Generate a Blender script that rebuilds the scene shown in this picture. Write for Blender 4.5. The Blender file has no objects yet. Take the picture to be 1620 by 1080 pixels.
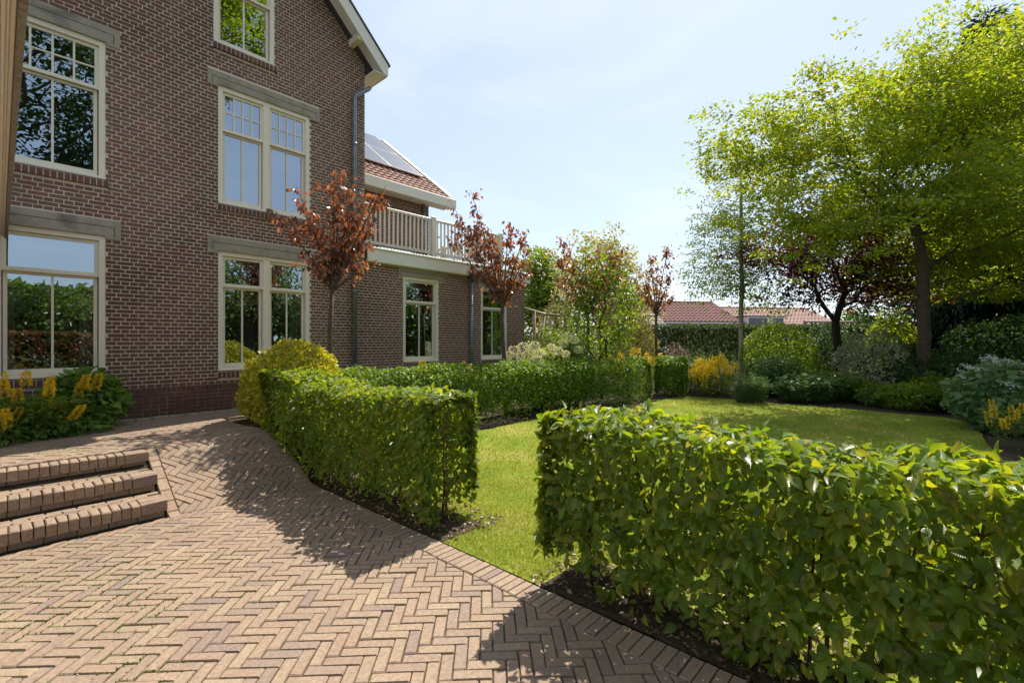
import bpy, math, random
import numpy as np
from math import radians, sin, cos, pi
random.seed(7); rng = np.random.default_rng(11)
SC = bpy.context.scene; COL = SC.collection
# Axes: X runs along the house front (to the right), Y runs from the camera's side towards the house, Z up. Metres.
CAMZ = 1.70; FL = 735.0; CT, ST = 0.7415358, 0.6709133

# ------------------------------------------------------------------ camera, sky, sun, exposure
cam = bpy.data.cameras.new('camera'); cam.sensor_width = 36; cam.lens = FL/1620*36; cam.clip_end = 3000; cam.clip_start = .05
co = bpy.data.objects.new('camera', cam); COL.objects.link(co); co.location = (0, 0, CAMZ)
co.rotation_euler = (radians(90), 0, -math.asin(CT)); SC.camera = co
SUN_EL = radians(54)
SUN_H = np.array([cos(radians(15.5)), sin(radians(15.5))])          # horizontal direction towards the sun
SUNV = np.array([SUN_H[0]*cos(SUN_EL), SUN_H[1]*cos(SUN_EL), sin(SUN_EL)])
w = bpy.data.worlds.new('World'); SC.world = w; w.use_nodes = True
nt = w.node_tree; nt.nodes.clear()
out = nt.nodes.new('ShaderNodeOutputWorld'); bg = nt.nodes.new('ShaderNodeBackground'); sky = nt.nodes.new('ShaderNodeTexSky')
sky.sky_type = 'NISHITA'; sky.sun_disc = False; sky.sun_elevation = SUN_EL
sky.sun_rotation = math.atan2(SUN_H[0], SUN_H[1]); sky.air_density = 1.0; sky.dust_density = .5; sky.ozone_density = 1.0
tc = nt.nodes.new('ShaderNodeTexCoord'); mp = nt.nodes.new('ShaderNodeMapping'); mp.inputs['Scale'].default_value = (1.0, 1.0, 3.5)
nz = nt.nodes.new('ShaderNodeTexNoise'); nz.inputs['Scale'].default_value = 2.2; nz.inputs['Detail'].default_value = 7; nz.inputs['Distortion'].default_value = .6
rp = nt.nodes.new('ShaderNodeValToRGB'); rp.color_ramp.elements[0].position = .42; rp.color_ramp.elements[1].position = .8
rp.color_ramp.elements[1].color = (.26, .26, .26, 1)
veil = nt.nodes.new('ShaderNodeMixRGB'); veil.inputs['Fac'].default_value = .6; veil.inputs['Color2'].default_value = (3.6, 3.98, 4.5, 1)
mxw = nt.nodes.new('ShaderNodeMixRGB'); mxw.inputs['Color2'].default_value = (6.3, 6.6, 7.0, 1)
nt.links.new(tc.outputs['Generated'], mp.inputs['Vector']); nt.links.new(mp.outputs[0], nz.inputs['Vector'])
nt.links.new(nz.outputs['Fac'], rp.inputs[0]); nt.links.new(rp.outputs[0], mxw.inputs['Fac'])
nt.links.new(sky.outputs[0], veil.inputs['Color1']); nt.links.new(veil.outputs[0], mxw.inputs['Color1']); nt.links.new(mxw.outputs[0], bg.inputs['Color'])
nt.links.new(bg.outputs[0], out.inputs['Surface']); bg.inputs['Strength'].default_value = 0.09
sl = bpy.data.lights.new('sun', 'SUN'); sl.energy = 3.1; sl.angle = radians(.5); sl.color = (1, .93, .82)
so = bpy.data.objects.new('sun', sl); COL.objects.link(so)
so.rotation_euler = (radians(90)-SUN_EL, 0, math.atan2(SUN_H[1], SUN_H[0])+pi/2); so.location = (8, 4, 20)
SC.view_settings.view_transform = 'Standard'; SC.view_settings.look = 'None'; SC.view_settings.exposure = 1.25; SC.view_settings.gamma = 1
SC.view_settings.use_curve_mapping = False
SC.render.engine = 'CYCLES'; SC.cycles.max_bounces = 8; SC.cycles.transparent_max_bounces = 12
SC.cycles.use_denoising = True; SC.cycles.sample_clamp_indirect = 6; SC.cycles.caustics_reflective = False; SC.cycles.caustics_refractive = False

def at(px, d, z=0):                                            # place by bearing and distance from the viewpoint
    X = (px-810)/FL*d
    return np.array([X*ST+d*CT, -X*CT+d*ST, z])
def zz(py, d): return CAMZ-(py-540)*d/FL

# ------------------------------------------------------------------ materials
def mat(name):
    m = bpy.data.materials.new(name); m.use_nodes = True; t = m.node_tree; t.nodes.clear()
    o = t.nodes.new('ShaderNodeOutputMaterial'); return m, t, o
def N(t, k, **kw):
    n = t.nodes.new(k)
    for a, b in kw.items():
        if a in n.inputs.keys(): n.inputs[a].default_value = b
        else: setattr(n, a, b)
    return n
def rnd_node(t):                                               # one random number per piece, whether joined or an object of its own
    a = N(t, 'ShaderNodeAttribute', attribute_name='rnd'); o = N(t, 'ShaderNodeObjectInfo')
    s = N(t, 'ShaderNodeMath', operation='ADD'); f = N(t, 'ShaderNodeMath', operation='FRACT')
    t.links.new(a.outputs['Fac'], s.inputs[0]); t.links.new(o.outputs['Random'], s.inputs[1]); t.links.new(s.outputs[0], f.inputs[0])
    return f.outputs[0]
def ramp(t, src, cols, pos=None, interp='LINEAR'):
    r = N(t, 'ShaderNodeValToRGB'); e = r.color_ramp.elements; r.color_ramp.interpolation = interp
    pos = pos or [i/(len(cols)-1) for i in range(len(cols))]
    e[0].position = pos[0]; e[0].color = (*cols[0], 1); e[1].position = pos[-1]; e[1].color = (*cols[-1], 1)
    for p_, c in zip(pos[1:-1], cols[1:-1]): e.new(p_).color = (*c, 1)
    t.links.new(src, r.inputs[0]); return r.outputs[0]
def mixc(t, fac, a, b, mode='MIX'):
    m = N(t, 'ShaderNodeMixRGB', blend_type=mode)
    for i, v in ((0, fac), (1, a), (2, b)):
        if hasattr(v, 'is_linked') or hasattr(v, 'links'): t.links.new(v, m.inputs[i])
        elif isinstance(v, tuple): m.inputs[i].default_value = (*v, 1)
        else: m.inputs[i].default_value = v
    return m.outputs[0]
def noise(t, scale, detail=3, vec=None, rough=.5, dist=0):
    n = N(t, 'ShaderNodeTexNoise', Scale=scale, Detail=detail, Roughness=rough, Distortion=dist)
    if vec is None:
        g = N(t, 'ShaderNodeNewGeometry'); vec = g.outputs['Position']
    t.links.new(vec, n.inputs['Vector']); return n.outputs['Fac']
def bumpn(t, h, strength=.3, dist=.01):
    b = N(t, 'ShaderNodeBump', Strength=strength, Distance=dist); t.links.new(h, b.inputs['Height']); return b.outputs[0]
def simple(name, cols, scale=8, rough=.6, bump=.2, bd=.005, metallic=0, spec=.4, rnd=None, grain=60, stain=None, dirt=.35):
    m, t, o = mat(name); p = N(t, 'ShaderNodeBsdfPrincipled', Roughness=rough, Metallic=metallic)
    p.inputs['Specular IOR Level'].default_value = spec
    n = noise(t, scale, 5, rough=.6)
    c = ramp(t, n, cols, [.3+.4*i/(len(cols)-1) for i in range(len(cols))])
    if rnd: c = mixc(t, .75, c, ramp(t, rnd_node(t), rnd))
    g = noise(t, grain, 4)
    c = mixc(t, dirt, c, ramp(t, g, [(.45,)*3, (1, 1, 1)], [.3, .6]), 'MULTIPLY')
    if stain: c = mixc(t, ramp(t, noise(t, stain[0], 5, dist=.5), [(0,)*3, (1,)*3], [stain[1], stain[1]+.18]), c, stain[2])
    t.links.new(c, p.inputs['Base Color']); t.links.new(bumpn(t, g, bump, bd), p.inputs['Normal'])
    t.links.new(p.outputs[0], o.inputs[0]); return m
def leafm(name, cols, tr=None, trans=.45, rough=.42, spec=.45, veins=False, var=3.0):
    m, t, o = mat(name); r = rnd_node(t); c = ramp(t, r, cols)
    nn = noise(t, var, 2)
    c = mixc(t, .5, c, ramp(t, nn, [(.62,)*3, (1.25,)*3], [.3, .7]), 'MULTIPLY')
    p = N(t, 'ShaderNodeBsdfPrincipled', Roughness=rough); p.inputs['Specular IOR Level'].default_value = spec
    tl = N(t, 'ShaderNodeBsdfTranslucent'); mx = N(t, 'ShaderNodeMixShader'); mx.inputs[0].default_value = trans
    tc_ = mixc(t, 1.0, c, tr or (1.9, 1.7, .6), 'MULTIPLY')
    if veins:
        uv = N(t, 'ShaderNodeUVMap'); sp = N(t, 'ShaderNodeSeparateXYZ'); t.links.new(uv.outputs[0], sp.inputs[0])
        ab = N(t, 'ShaderNodeMath', operation='ABSOLUTE'); t.links.new(sp.outputs[0], ab.inputs[0])
        m1 = N(t, 'ShaderNodeMath', operation='MULTIPLY_ADD'); t.links.new(ab.outputs[0], m1.inputs[0]); m1.inputs[1].default_value = -.9
        t.links.new(sp.outputs[1], m1.inputs[2])
        m2 = N(t, 'ShaderNodeMath', operation='MULTIPLY'); t.links.new(m1.outputs[0], m2.inputs[0]); m2.inputs[1].default_value = 68
        sn_ = N(t, 'ShaderNodeMath', operation='SINE'); t.links.new(m2.outputs[0], sn_.inputs[0])
        bn = bumpn(t, sn_.outputs[0], .55, .004); t.links.new(bn, p.inputs['Normal'])
        k = ramp(t, sn_.outputs[0], [(.62,)*3, (1.2,)*3], [0, .9]); c = mixc(t, .8, c, k, 'MULTIPLY')  # stripes follow the bump: vein tone plus pleat shading put into the colour
        mid = N(t, 'ShaderNodeMath', operation='LESS_THAN'); t.links.new(ab.outputs[0], mid.inputs[0]); mid.inputs[1].default_value = .035
        c = mixc(t, mid.outputs[0], c, mixc(t, 1.0, c, (1.5, 1.4, 1.2), 'MULTIPLY'))
    t.links.new(c, p.inputs['Base Color']); t.links.new(tc_, tl.inputs['Color'])
    t.links.new(p.outputs[0], mx.inputs[1]); t.links.new(tl.outputs[0], mx.inputs[2]); t.links.new(mx.outputs[0], o.inputs[0]); return m

M = {}
def brickmat(name, cols, grime, rough=.8):
    m, t, o = mat(name); p = N(t, 'ShaderNodeBsdfPrincipled', Roughness=rough); p.inputs['Specular IOR Level'].default_value = .25
    c = ramp(t, rnd_node(t), cols)
    g = noise(t, 90, 5, rough=.65); c = mixc(t, .55, c, ramp(t, g, [(.55,)*3, (1.25,)*3], [.3, .68]), 'MULTIPLY')
    l = noise(t, .9, 4); c = mixc(t, ramp(t, l, [(0,)*3, (.55,)*3], [.45, .72]), c, grime)
    l2 = noise(t, .33, 5, rough=.65, dist=.8); c = mixc(t, 1.0, c, ramp(t, l2, [(.72,)*3, (1.22,)*3], [.35, .65]), 'MULTIPLY')
    l3 = noise(t, 3.2, 6, rough=.7, dist=.5); c = mixc(t, ramp(t, l3, [(0,)*3, (.35,)*3], [.66, .74]), c, (.42, .36, .31))
    t.links.new(c, p.inputs['Base Color']); t.links.new(bumpn(t, g, .5, .004), p.inputs['Normal']); t.links.new(p.outputs[0], o.inputs[0]); return m
M['brick'] = brickmat('house_brick', [(.175, .086, .060), (.205, .095, .064), (.155, .10, .070), (.22, .092, .062), (.165, .115, .082), (.19, .086, .06), (.15, .095, .068)], (.16, .10, .07))
M['redbrick'] = brickmat('plinth_brick', [(.15, .068, .052), (.175, .08, .06), (.12, .062, .05), (.16, .085, .065)], (.13, .095, .078))
M['mortar'] = simple('pale_mortar', [(.74, .64, .54), (.84, .75, .65)], 5, .95, .4, .003)
M['dmortar'] = simple('dark_mortar', [(.26, .18, .14), (.34, .25, .2), (.52, .44, .37)], 3, .95, .4, .003)
def pavermat(name):
    m, t, o = mat(name); p = N(t, 'ShaderNodeBsdfPrincipled', Roughness=.82); p.inputs['Specular IOR Level'].default_value = .3
    c = ramp(t, rnd_node(t), [(.36, .262, .185), (.34, .245, .175), (.375, .272, .19), (.31, .225, .172), (.355, .252, .178), (.345, .238, .172), (.37, .277, .19), (.27, .198, .168), (.345, .25, .178), (.40, .305, .205)])
    g = noise(t, 45, 6, rough=.7); c = mixc(t, .8, c, ramp(t, g, [(.5,)*3, (1.18,)*3], [.28, .66]), 'MULTIPLY')
    st = noise(t, .55, 5, rough=.6, dist=.6); c = mixc(t, ramp(t, st, [(0,)*3, (.5,)*3], [.48, .68]), c, (.21, .15, .105))
    pit = noise(t, 260, 2); c = mixc(t, ramp(t, pit, [(0,)*3, (.8,)*3], [.7, .76]), c, (.05, .035, .025))
    l = noise(t, 1.6, 5, dist=.4); c = mixc(t, ramp(t, l, [(0,)*3, (.35,)*3], [.5, .75]), c, (.25, .19, .13))
    wh = noise(t, 3.1, 6, dist=1.0); c = mixc(t, ramp(t, wh, [(0,)*3, (.55,)*3], [.7, .78]), c, (.55, .48, .4))
    t.links.new(c, p.inputs['Base Color']); hb = mixc(t, .6, g, pit); t.links.new(bumpn(t, hb, .5, .006), p.inputs['Normal']); t.links.new(p.outputs[0], o.inputs[0]); return m
M['paver'] = pavermat('clay_paver')
M['joint'] = simple('sandy_joint', [(.055, .042, .026), (.10, .075, .045), (.06, .075, .02)], 9, 1, .8, .01)
M['soil'] = simple('dark_soil', [(.028, .018, .011), (.055, .036, .022), (.08, .055, .035)], 14, 1, 1, .03, grain=35)
M['litter'] = leafm('leaf_litter', [(.16, .09, .045), (.25, .15, .08), (.1, .055, .03), (.30, .22, .12)], (1, 1, 1), .15)
M['moss'] = leafm('joint_moss', [(.10, .16, .02), (.16, .22, .03), (.08, .13, .02)], None, .35)
M['cream'] = simple('cream_paint', [(.84, .77, .61), (.87, .80, .65)], 3, .38, .05, .001, grain=20, dirt=.07)
M['white'] = simple('white_paint', [(.82, .82, .79), (.86, .85, .82)], 4, .4, .05, .001, grain=20, dirt=.07)
M['fascia'] = simple('grey_white_paint', [(.82, .79, .69), (.86, .83, .74)], 3, .5, .08, .001, grain=20, stain=(2, .66, (.6, .57, .48)), dirt=.07)
M['concrete'] = simple('weathered_concrete', [(.30, .265, .20), (.40, .36, .285), (.33, .285, .21)], 3.5, .9, .5, .004, grain=80, stain=(2.2, .55, (.12, .11, .09)))
M['cline'] = simple('painted_groove_shade', [(.08, .07, .055), (.1, .09, .07)], 4, .9, .2)  # dark colour stands in for the shade inside the lintel groove
M['zinc'] = simple('weathered_zinc', [(.20, .235, .25), (.27, .305, .32)], 4, .45, .1, .002, metallic=.55, grain=25)
M['zincd'] = simple('dark_zinc', [(.10, .10, .10), (.17, .17, .165)], 4, .5, .1, .002, metallic=.4)
M['wooddark'] = simple('weathered_board', [(.22, .205, .18), (.34, .32, .29), (.15, .14, .12)], 14, .8, .5, .004, stain=(12, .72, (.35, .3, .24)))
M['tan'] = simple('tan_soffit_paint', [(.88, .85, .80), (.89, .86, .82)], 5, .6, .1, .002, grain=30, dirt=.07)
M['timber'] = simple('silver_timber', [(.30, .25, .17), (.42, .36, .26)], 6, .8, .4, .004)
M['tile'] = simple('terracotta_tile', [(.27, .125, .08), (.32, .16, .105)], 4, .7, .3, .004, rnd=[(.21, .10, .07), (.31, .15, .10), (.25, .12, .085), (.34, .19, .13)])
M['redtile'] = simple('red_roof_tile', [(.16, .05, .042), (.2, .065, .05)], 2, .8, .3, .004, rnd=[(.14, .045, .04), (.2, .06, .048)])
M['greytile'] = simple('grey_roof_tile', [(.25, .19, .17), (.36, .28, .25)], 3, .6, .3, .004, rnd=[(.25, .19, .17), (.34, .27, .24)])
M['solar'] = simple('solar_glass', [(.03, .035, .055), (.04, .045, .065)], 2, .22, .02, .001, spec=1)
M['alu'] = simple('bright_alloy', [(.6, .6, .6), (.68, .68, .68)], 3, .35, .02, .001, metallic=.6)
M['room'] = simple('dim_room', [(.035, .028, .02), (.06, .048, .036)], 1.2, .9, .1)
M['cloth'] = simple('net_curtain', [(.78, .77, .72), (.84, .82, .77)], 5, .9, .3)
M['houseb'] = simple('far_brick', [(.22, .12, .085), (.28, .15, .10)], 3, .9, .2)
def glassmat():
    m, t, o = mat('window_glass')
    tr = N(t, 'ShaderNodeBsdfTransparent', Color=(.8, .83, .8, 1)); gl = N(t, 'ShaderNodeBsdfGlossy', Roughness=.0, Color=(.74, .87, 1, 1))
    n = noise(t, 1.7, 1); bm = bumpn(t, n, .06, .02); t.links.new(bm, gl.inputs['Normal'])
    f = N(t, 'ShaderNodeFresnel', IOR=1.9); t.links.new(bm, f.inputs['Normal'])
    a = N(t, 'ShaderNodeMath', operation='MULTIPLY_ADD', use_clamp=True); t.links.new(f.outputs[0], a.inputs[0]); a.inputs[1].default_value = 1.2; a.inputs[2].default_value = .31
    mx = N(t, 'ShaderNodeMixShader'); t.links.new(a.outputs[0], mx.inputs[0]); t.links.new(tr.outputs[0], mx.inputs[1]); t.links.new(gl.outputs[0], mx.inputs[2])
    t.links.new(mx.outputs[0], o.inputs[0]); return m
M['glass'] = glassmat()
def lawnmat():
    m, t, o = mat('mown_lawn'); p = N(t, 'ShaderNodeBsdfPrincipled', Roughness=.95); p.inputs['Specular IOR Level'].default_value = .1
    a = noise(t, 1.1, 5, rough=.6); b = noise(t, 26, 5, rough=.7)
    c = ramp(t, a, [(.15, .24, .03), (.26, .31, .04), (.42, .37, .11)], [.3, .52, .72])
    c = mixc(t, .8, c, ramp(t, b, [(.45,)*3, (1.3,)*3], [.3, .65]), 'MULTIPLY')
    t.links.new(c, p.inputs['Base Color']); t.links.new(bumpn(t, b, 1, .03), p.inputs['Normal']); t.links.new(p.outputs[0], o.inputs[0]); return m
M['lawn'] = lawnmat()
M['blade'] = leafm('grass_blade', [(.26, .34, .035), (.33, .37, .04), (.40, .38, .07), (.22, .31, .035), (.50, .43, .18)], (1.3, 1.25, .7), .35, .6, .2, var=1.6)
M['horn'] = leafm('hornbeam_leaf', [(.14, .25, .028), (.19, .31, .032), (.155, .28, .038), (.27, .37, .034), (.14, .25, .028), (.37, .40, .04), (.18, .28, .034), (.24, .26, .06)], (1.9, 1.6, .4), .44, .33, .7, veins=True)
M['hornfar'] = leafm('hedge_leaf', [(.07, .155, .02), (.11, .21, .025), (.15, .25, .03), (.22, .28, .035)], (1.9, 1.7, .5), .42, .45, .35)
M['golden'] = leafm('golden_shrub_leaf', [(.62, .54, .05), (.45, .46, .05), (.70, .58, .05), (.24, .34, .04), (.58, .52, .06), (.3, .38, .04)], (1.3, 1.2, .5), .4, .4, .4)
M['copper'] = leafm('copper_leaf', [(.18, .088, .06), (.26, .125, .075), (.13, .072, .06), (.32, .165, .09), (.12, .075, .07)], (2.4, 1.55, .8), .4, .3, .55)
M['purple'] = leafm('purple_leaf', [(.06, .022, .026), (.085, .028, .03), (.05, .026, .034), (.13, .035, .03)], (2.6, 1.2, 1.0), .38, .35, .5)
M['locust'] = leafm('locust_leaf', [(.28, .36, .035), (.20, .31, .035), (.37, .40, .04), (.15, .26, .03), (.46, .42, .045)], (1.5, 1.4, .5), .58, .45, .3, var=.5)
M['birch'] = leafm('birch_leaf', [(.13, .20, .06), (.18, .25, .065), (.12, .17, .07), (.22, .28, .07)], (1.8, 1.7, .6), .4, .35, .5)
M['maple'] = leafm('variegated_maple_leaf', [(.50, .46, .20), (.32, .36, .09), (.58, .52, .30), (.36, .35, .09)], (1.3, 1.2, .7), .45, .45, .3)
M['green'] = leafm('bright_green_leaf', [(.14, .24, .025), (.19, .29, .03), (.11, .2, .025), (.25, .32, .03)], (1.9, 1.7, .5), .45, .4, .4)
M['mid'] = leafm('mid_green_leaf', [(.11, .19, .035), (.15, .24, .04), (.09, .16, .035), (.2, .27, .05)], (1.8, 1.7, .6), .4, .42, .4)
M['hyd'] = leafm('hydrangea_leaf', [(.18, .33, .06), (.23, .38, .07), (.14, .28, .06), (.29, .41, .08)], (1.7, 1.6, .6), .35, .4, .4, veins=True)
M['dark'] = leafm('evergreen_leaf', [(.045, .085, .028), (.06, .11, .034), (.038, .075, .03), (.085, .13, .04)], (1.6, 1.6, .6), .3, .6, .15)
M['conifer'] = leafm('conifer_needle', [(.025, .055, .034), (.035, .07, .04), (.028, .055, .04)], (1.4, 1.5, .8), .25, .5, .3)
M['silver'] = leafm('variegated_leaf', [(.42, .44, .32), (.24, .29, .17), (.55, .55, .42), (.15, .20, .09)], (1.3, 1.3, .9), .35, .45, .35)
M['greygreen'] = leafm('grey_green_leaf', [(.15, .26, .10), (.20, .30, .13), (.12, .21, .08)], (1.5, 1.5, .8), .4, .5, .3)
M['yellow'] = leafm('yellow_petal', [(.92, .70, .04), (.94, .78, .06), (.86, .56, .03)], (1.1, 1.05, .6), .35, .5, .2)
M['ball'] = leafm('cream_petal', [(.74, .70, .42), (.82, .78, .55), (.62, .62, .34)], (1.1, 1.1, .9), .35, .6, .2)
M['petalw'] = leafm('white_petal', [(.75, .73, .68), (.68, .62, .6)], (1, 1, 1), .3, .6, .2)
M['pinkdry'] = leafm('faded_pink_flower', [(.35, .22, .17), (.42, .3, .22), (.3, .17, .13)], (1, 1, 1), .2)
M['photinia'] = leafm('photinia_leaf', [(.05, .09, .02), (.08, .12, .025), (.30, .05, .03), (.07, .11, .02)], (1.8, 1.4, .6), .35)
M['bark'] = simple('grey_brown_bark', [(.075, .055, .038), (.13, .10, .07)], 9, .95, 1, .02, grain=30, stain=(4, .6, (.09, .10, .04)))
M['barkd'] = simple('dark_bark', [(.035, .025, .018), (.06, .045, .03)], 9, .95, 1, .02, grain=30)
M['barkp'] = simple('pale_bark', [(.28, .24, .17), (.42, .38, .3), (.14, .11, .08)], 5, .8, .4, .006)
M['stem'] = simple('hedge_stem_bark', [(.10, .058, .034), (.17, .105, .06)], 25, .9, .6, .005)
M['gstem'] = simple('green_stem', [(.06, .09, .02), (.09, .12, .03)], 20, .7, .2)

# ------------------------------------------------------------------ mesh helpers
def link(name, me, m=None, parent=None, loc=None):
    if m is not None and not me.materials: me.materials.append(m)
    o = bpy.data.objects.new(name, me); COL.objects.link(o)
    if loc is not None: o.location = loc
    if parent: o.parent = parent
    return o
def tag(o, label=None, cat=None, group=None, kind=None):
    for k, v in (('label', label), ('category', cat), ('group', group), ('kind', kind)):
        if v: o[k] = v
    return o
def thing(name, label, cat, group=None, loc=(0, 0, 0)):
    o = bpy.data.objects.new(name, None); COL.objects.link(o); o.location = loc; o.empty_display_size = .1
    return tag(o, label, cat, group)
class MB:
    def __init__(s): s.v = []; s.f = []; s.r = []
    def add(s, vs, fs, r=0.):
        b = len(s.v); s.v += [tuple(map(float, p)) for p in vs]; s.f += [tuple(b+i for i in f) for f in fs]; s.r += [r]*len(vs); return s
    def box(s, x0, x1, y0, y1, z0, z1, bev=0, r=None):
        r = random.random() if r is None else r
        if bev:
            poly = [(x0, y0), (x1, y0), (x1, y1), (x0, y1)]; b = bev
            rings = [[(x0+b*k, y0+b*k, z) , (x1-b*k, y0+b*k, z), (x1-b*k, y1-b*k, z), (x0+b*k, y1-b*k, z)] for k, z in ((1, z0), (0, z0+b), (0, z1-b), (1, z1))]
            vs = sum(rings, []); fs = [(3, 2, 1, 0), (12, 13, 14, 15)]
            for i in range(3):
                for j in range(4): fs.append((i*4+j, i*4+(j+1) % 4, i*4+4+(j+1) % 4, i*4+4+j))
            return s.add(vs, fs, r)
        vs = [(x0, y0, z0), (x1, y0, z0), (x1, y1, z0), (x0, y1, z0), (x0, y0, z1), (x1, y0, z1), (x1, y1, z1), (x0, y1, z1)]
        return s.add(vs, [(0, 3, 2, 1), (4, 5, 6, 7), (0, 1, 5, 4), (1, 2, 6, 5), (2, 3, 7, 6), (3, 0, 4, 7)], r)
    def prism(s, poly, a0, a1, axis='y', r=None):              # polygon swept along an axis
        n = len(poly); r = random.random() if r is None else r
        def P(p, a): return (p[0], a, p[1]) if axis == 'y' else ((a, p[0], p[1]) if axis == 'x' else (p[0], p[1], a))
        vs = [P(p, a0) for p in poly]+[P(p, a1) for p in poly]
        fs = [tuple(range(n)), tuple(range(2*n-1, n-1, -1))]+[(i, i+n, (i+1) % n+n, (i+1) % n) for i in range(n)]
        return s.add(vs, fs, r)
    def tube(s, pts, rad, n=8, cap=True, r=0.):
        pts = [np.array(p, float) for p in pts]; rad = list(rad) if hasattr(rad, '__len__') else [rad]*len(pts)
        rings = []; prev = None
        for i, p in enumerate(pts):
            d = pts[min(i+1, len(pts)-1)]-pts[max(i-1, 0)]; d = d/(np.linalg.norm(d)+1e-9)
            if prev is None: prev = np.cross(d, (0.3, 1, 0.2)); 
            u = prev-d*np.dot(prev, d); u /= np.linalg.norm(u)+1e-9; v = np.cross(d, u); prev = u
            rings.append([p+rad[i]*(cos(2*pi*k/n)*u+sin(2*pi*k/n)*v) for k in range(n)])
        vs = sum(rings, []); fs = []
        for i in range(len(pts)-1):
            for k in range(n): fs.append((i*n+k, i*n+(k+1) % n, (i+1)*n+(k+1) % n, (i+1)*n+k))
        if cap: fs += [tuple(range(n-1, -1, -1)), tuple(range((len(pts)-1)*n, len(pts)*n))]
        return s.add(vs, fs, r)
    def mesh(s, name, smooth=False):
        me = bpy.data.meshes.new(name); me.from_pydata(s.v, [], s.f)
        a = me.attributes.new('rnd', 'FLOAT', 'POINT'); a.data.foreach_set('value', np.array(s.r, 'f'))
        if smooth: me.shade_smooth()
        me.update(); return me
    def build(s, name, m, parent=None, smooth=False, loc=None): return link(name, s.mesh(name, smooth), m, parent, loc)

def np_mesh(name, V, tri, rnd=None, uv=None, smooth=True):
    me = bpy.data.meshes.new(name); n = len(tri); k = tri.shape[1]
    me.vertices.add(len(V)); me.vertices.foreach_set('co', V.astype('f').ravel())
    me.loops.add(n*k); me.loops.foreach_set('vertex_index', tri.astype('i').ravel())
    me.polygons.add(n); me.polygons.foreach_set('loop_start', np.arange(0, n*k, k, dtype='i'))
    if rnd is not None:
        a = me.attributes.new('rnd', 'FLOAT', 'POINT'); a.data.foreach_set('value', rnd.astype('f'))
    if uv is not None:
        l = me.uv_layers.new(name='UVMap'); l.data.foreach_set('uv', uv[tri.ravel()].astype('f').ravel())
    if smooth: me.polygons.foreach_set('use_smooth', np.ones(n, bool))
    me.update(calc_edges=True); return me

def unit(a): return a/(np.linalg.norm(a, axis=-1, keepdims=True)+1e-9)
def ovate(w=.33, fold=.10, curl=-.18, rows=(.0, .16, .38, .62, .84, 1.), tip=.9):
    V = []; 
    for t in rows:
        h = w*(math.sin(pi*t**tip)**.9*(1.05-.35*t**3) if 0 < t < 1 else 0); zc = curl*t*t
        if t in (0, 1.): V.append((0, t, zc))
        else: V += [(-h, t+.02, zc+fold*h/w), (0, t, zc), (h, t+.02, zc+fold*h/w)]
    F = [(0, 2, 1), (0, 3, 2)]; n = len(rows)-2
    for i in range(n-1):
        a = 1+3*i; b = a+3
        F += [(a, a+1, b+1), (a, b+1, b), (a+1, a+2, b+2), (a+1, b+2, b+1)]
    a = 1+3*(n-1); e = len(V)-1; F += [(a, a+1, e), (a+1, a+2, e)]
    return np.array(V), np.array(F)
T_OV = ovate(.30, tip=.82); T_OV2 = ovate(.42, .06, -.22); T_NEAR = ovate(.30, .12, -.24, (.0, .1, .25, .45, .65, .83, 1.), .8)
T_DIA = (np.array([(0, 0, 0), (-.3, .5, .07), (0, 1, -.1), (.3, .5, .07)]), np.array([(0, 2, 1), (0, 3, 2)]))
T_LONG = (np.array([(0, 0, 0), (-.11, .45, .04), (0, 1, -.15), (.11, .45, .04)]), np.array([(0, 2, 1), (0, 3, 2)]))
def pinnate(n=6, l=.20, w=.052):
    V = []; F = []
    for i in range(n):
        y = .12+i*.8/n
        for sg in (-1, 1):
            b = len(V); dx, dy = sg*l*.94, l*.35; z = -.25*y*y
            V += [(0, y, z), (sg*l*.4, y+dy*.4+w, z+.01), (dx, y+dy, z-.05), (sg*l*.5, y+dy*.5-w, z+.01)]
            F += [(b, b+1, b+2), (b, b+2, b+3)]
    b = len(V); V += [(0, .9, -.2), (-w, 1.0, -.24), (0, 1.12, -.3), (w, 1.0, -.24)]; F += [(b, b+2, b+1), (b, b+3, b+2)]
    return np.array(V), np.array(F)
T_PIN = pinnate(4, .30, .085)

CAMP = np.array([0, 0, CAMZ])
def leaves(name, parent, m, T, P, D, Nn, S, singles=0, kind=None):
    """leaf blades at P, pointing along D with face normal near Nn, length S; the nearest ones as objects of their own"""
    V, F = T; n = len(P); D = unit(D); X = unit(np.cross(D, Nn)); Z = np.cross(X, D)
    S = np.broadcast_to(S, (n,)); 
    if singles:
        dist = np.linalg.norm(P-CAMP, axis=1); idx = np.argsort(dist)[:singles]; rest = np.setdiff1d(np.arange(n), idx)
        me = np_mesh(name, V, F, np.zeros(len(V)), V[:, :2]); me.materials.append(m)
        for i in idx:
            o = bpy.data.objects.new('leaf', me); COL.objects.link(o); o.parent = parent
            mt = np.eye(4); mt[:3, 0] = X[i]*S[i]; mt[:3, 1] = D[i]*S[i]; mt[:3, 2] = Z[i]*S[i]; mt[:3, 3] = P[i]
            from mathutils import Matrix
            o.matrix_local = Matrix(mt.tolist())
        P, D, X, Z, S = P[rest], D[rest], X[rest], Z[rest], S[rest]; n = len(P)
    W = P[:, None, :]+S[:, None, None]*(V[None, :, 0:1]*X[:, None]+V[None, :, 1:2]*D[:, None]+V[None, :, 2:3]*Z[:, None])
    tri = (F[None]+(np.arange(n)*len(V))[:, None, None]).reshape(-1, 3)
    me = np_mesh(name, W.reshape(-1, 3), tri, np.repeat(rng.random(n), len(V)), np.tile(V[:, :2], (n, 1)))
    o = link(name, me, m, parent)
    if kind or singles: o['kind'] = kind or 'stuff'
    return o
def rv(n): return unit(rng.normal(size=(n, 3)))
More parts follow.
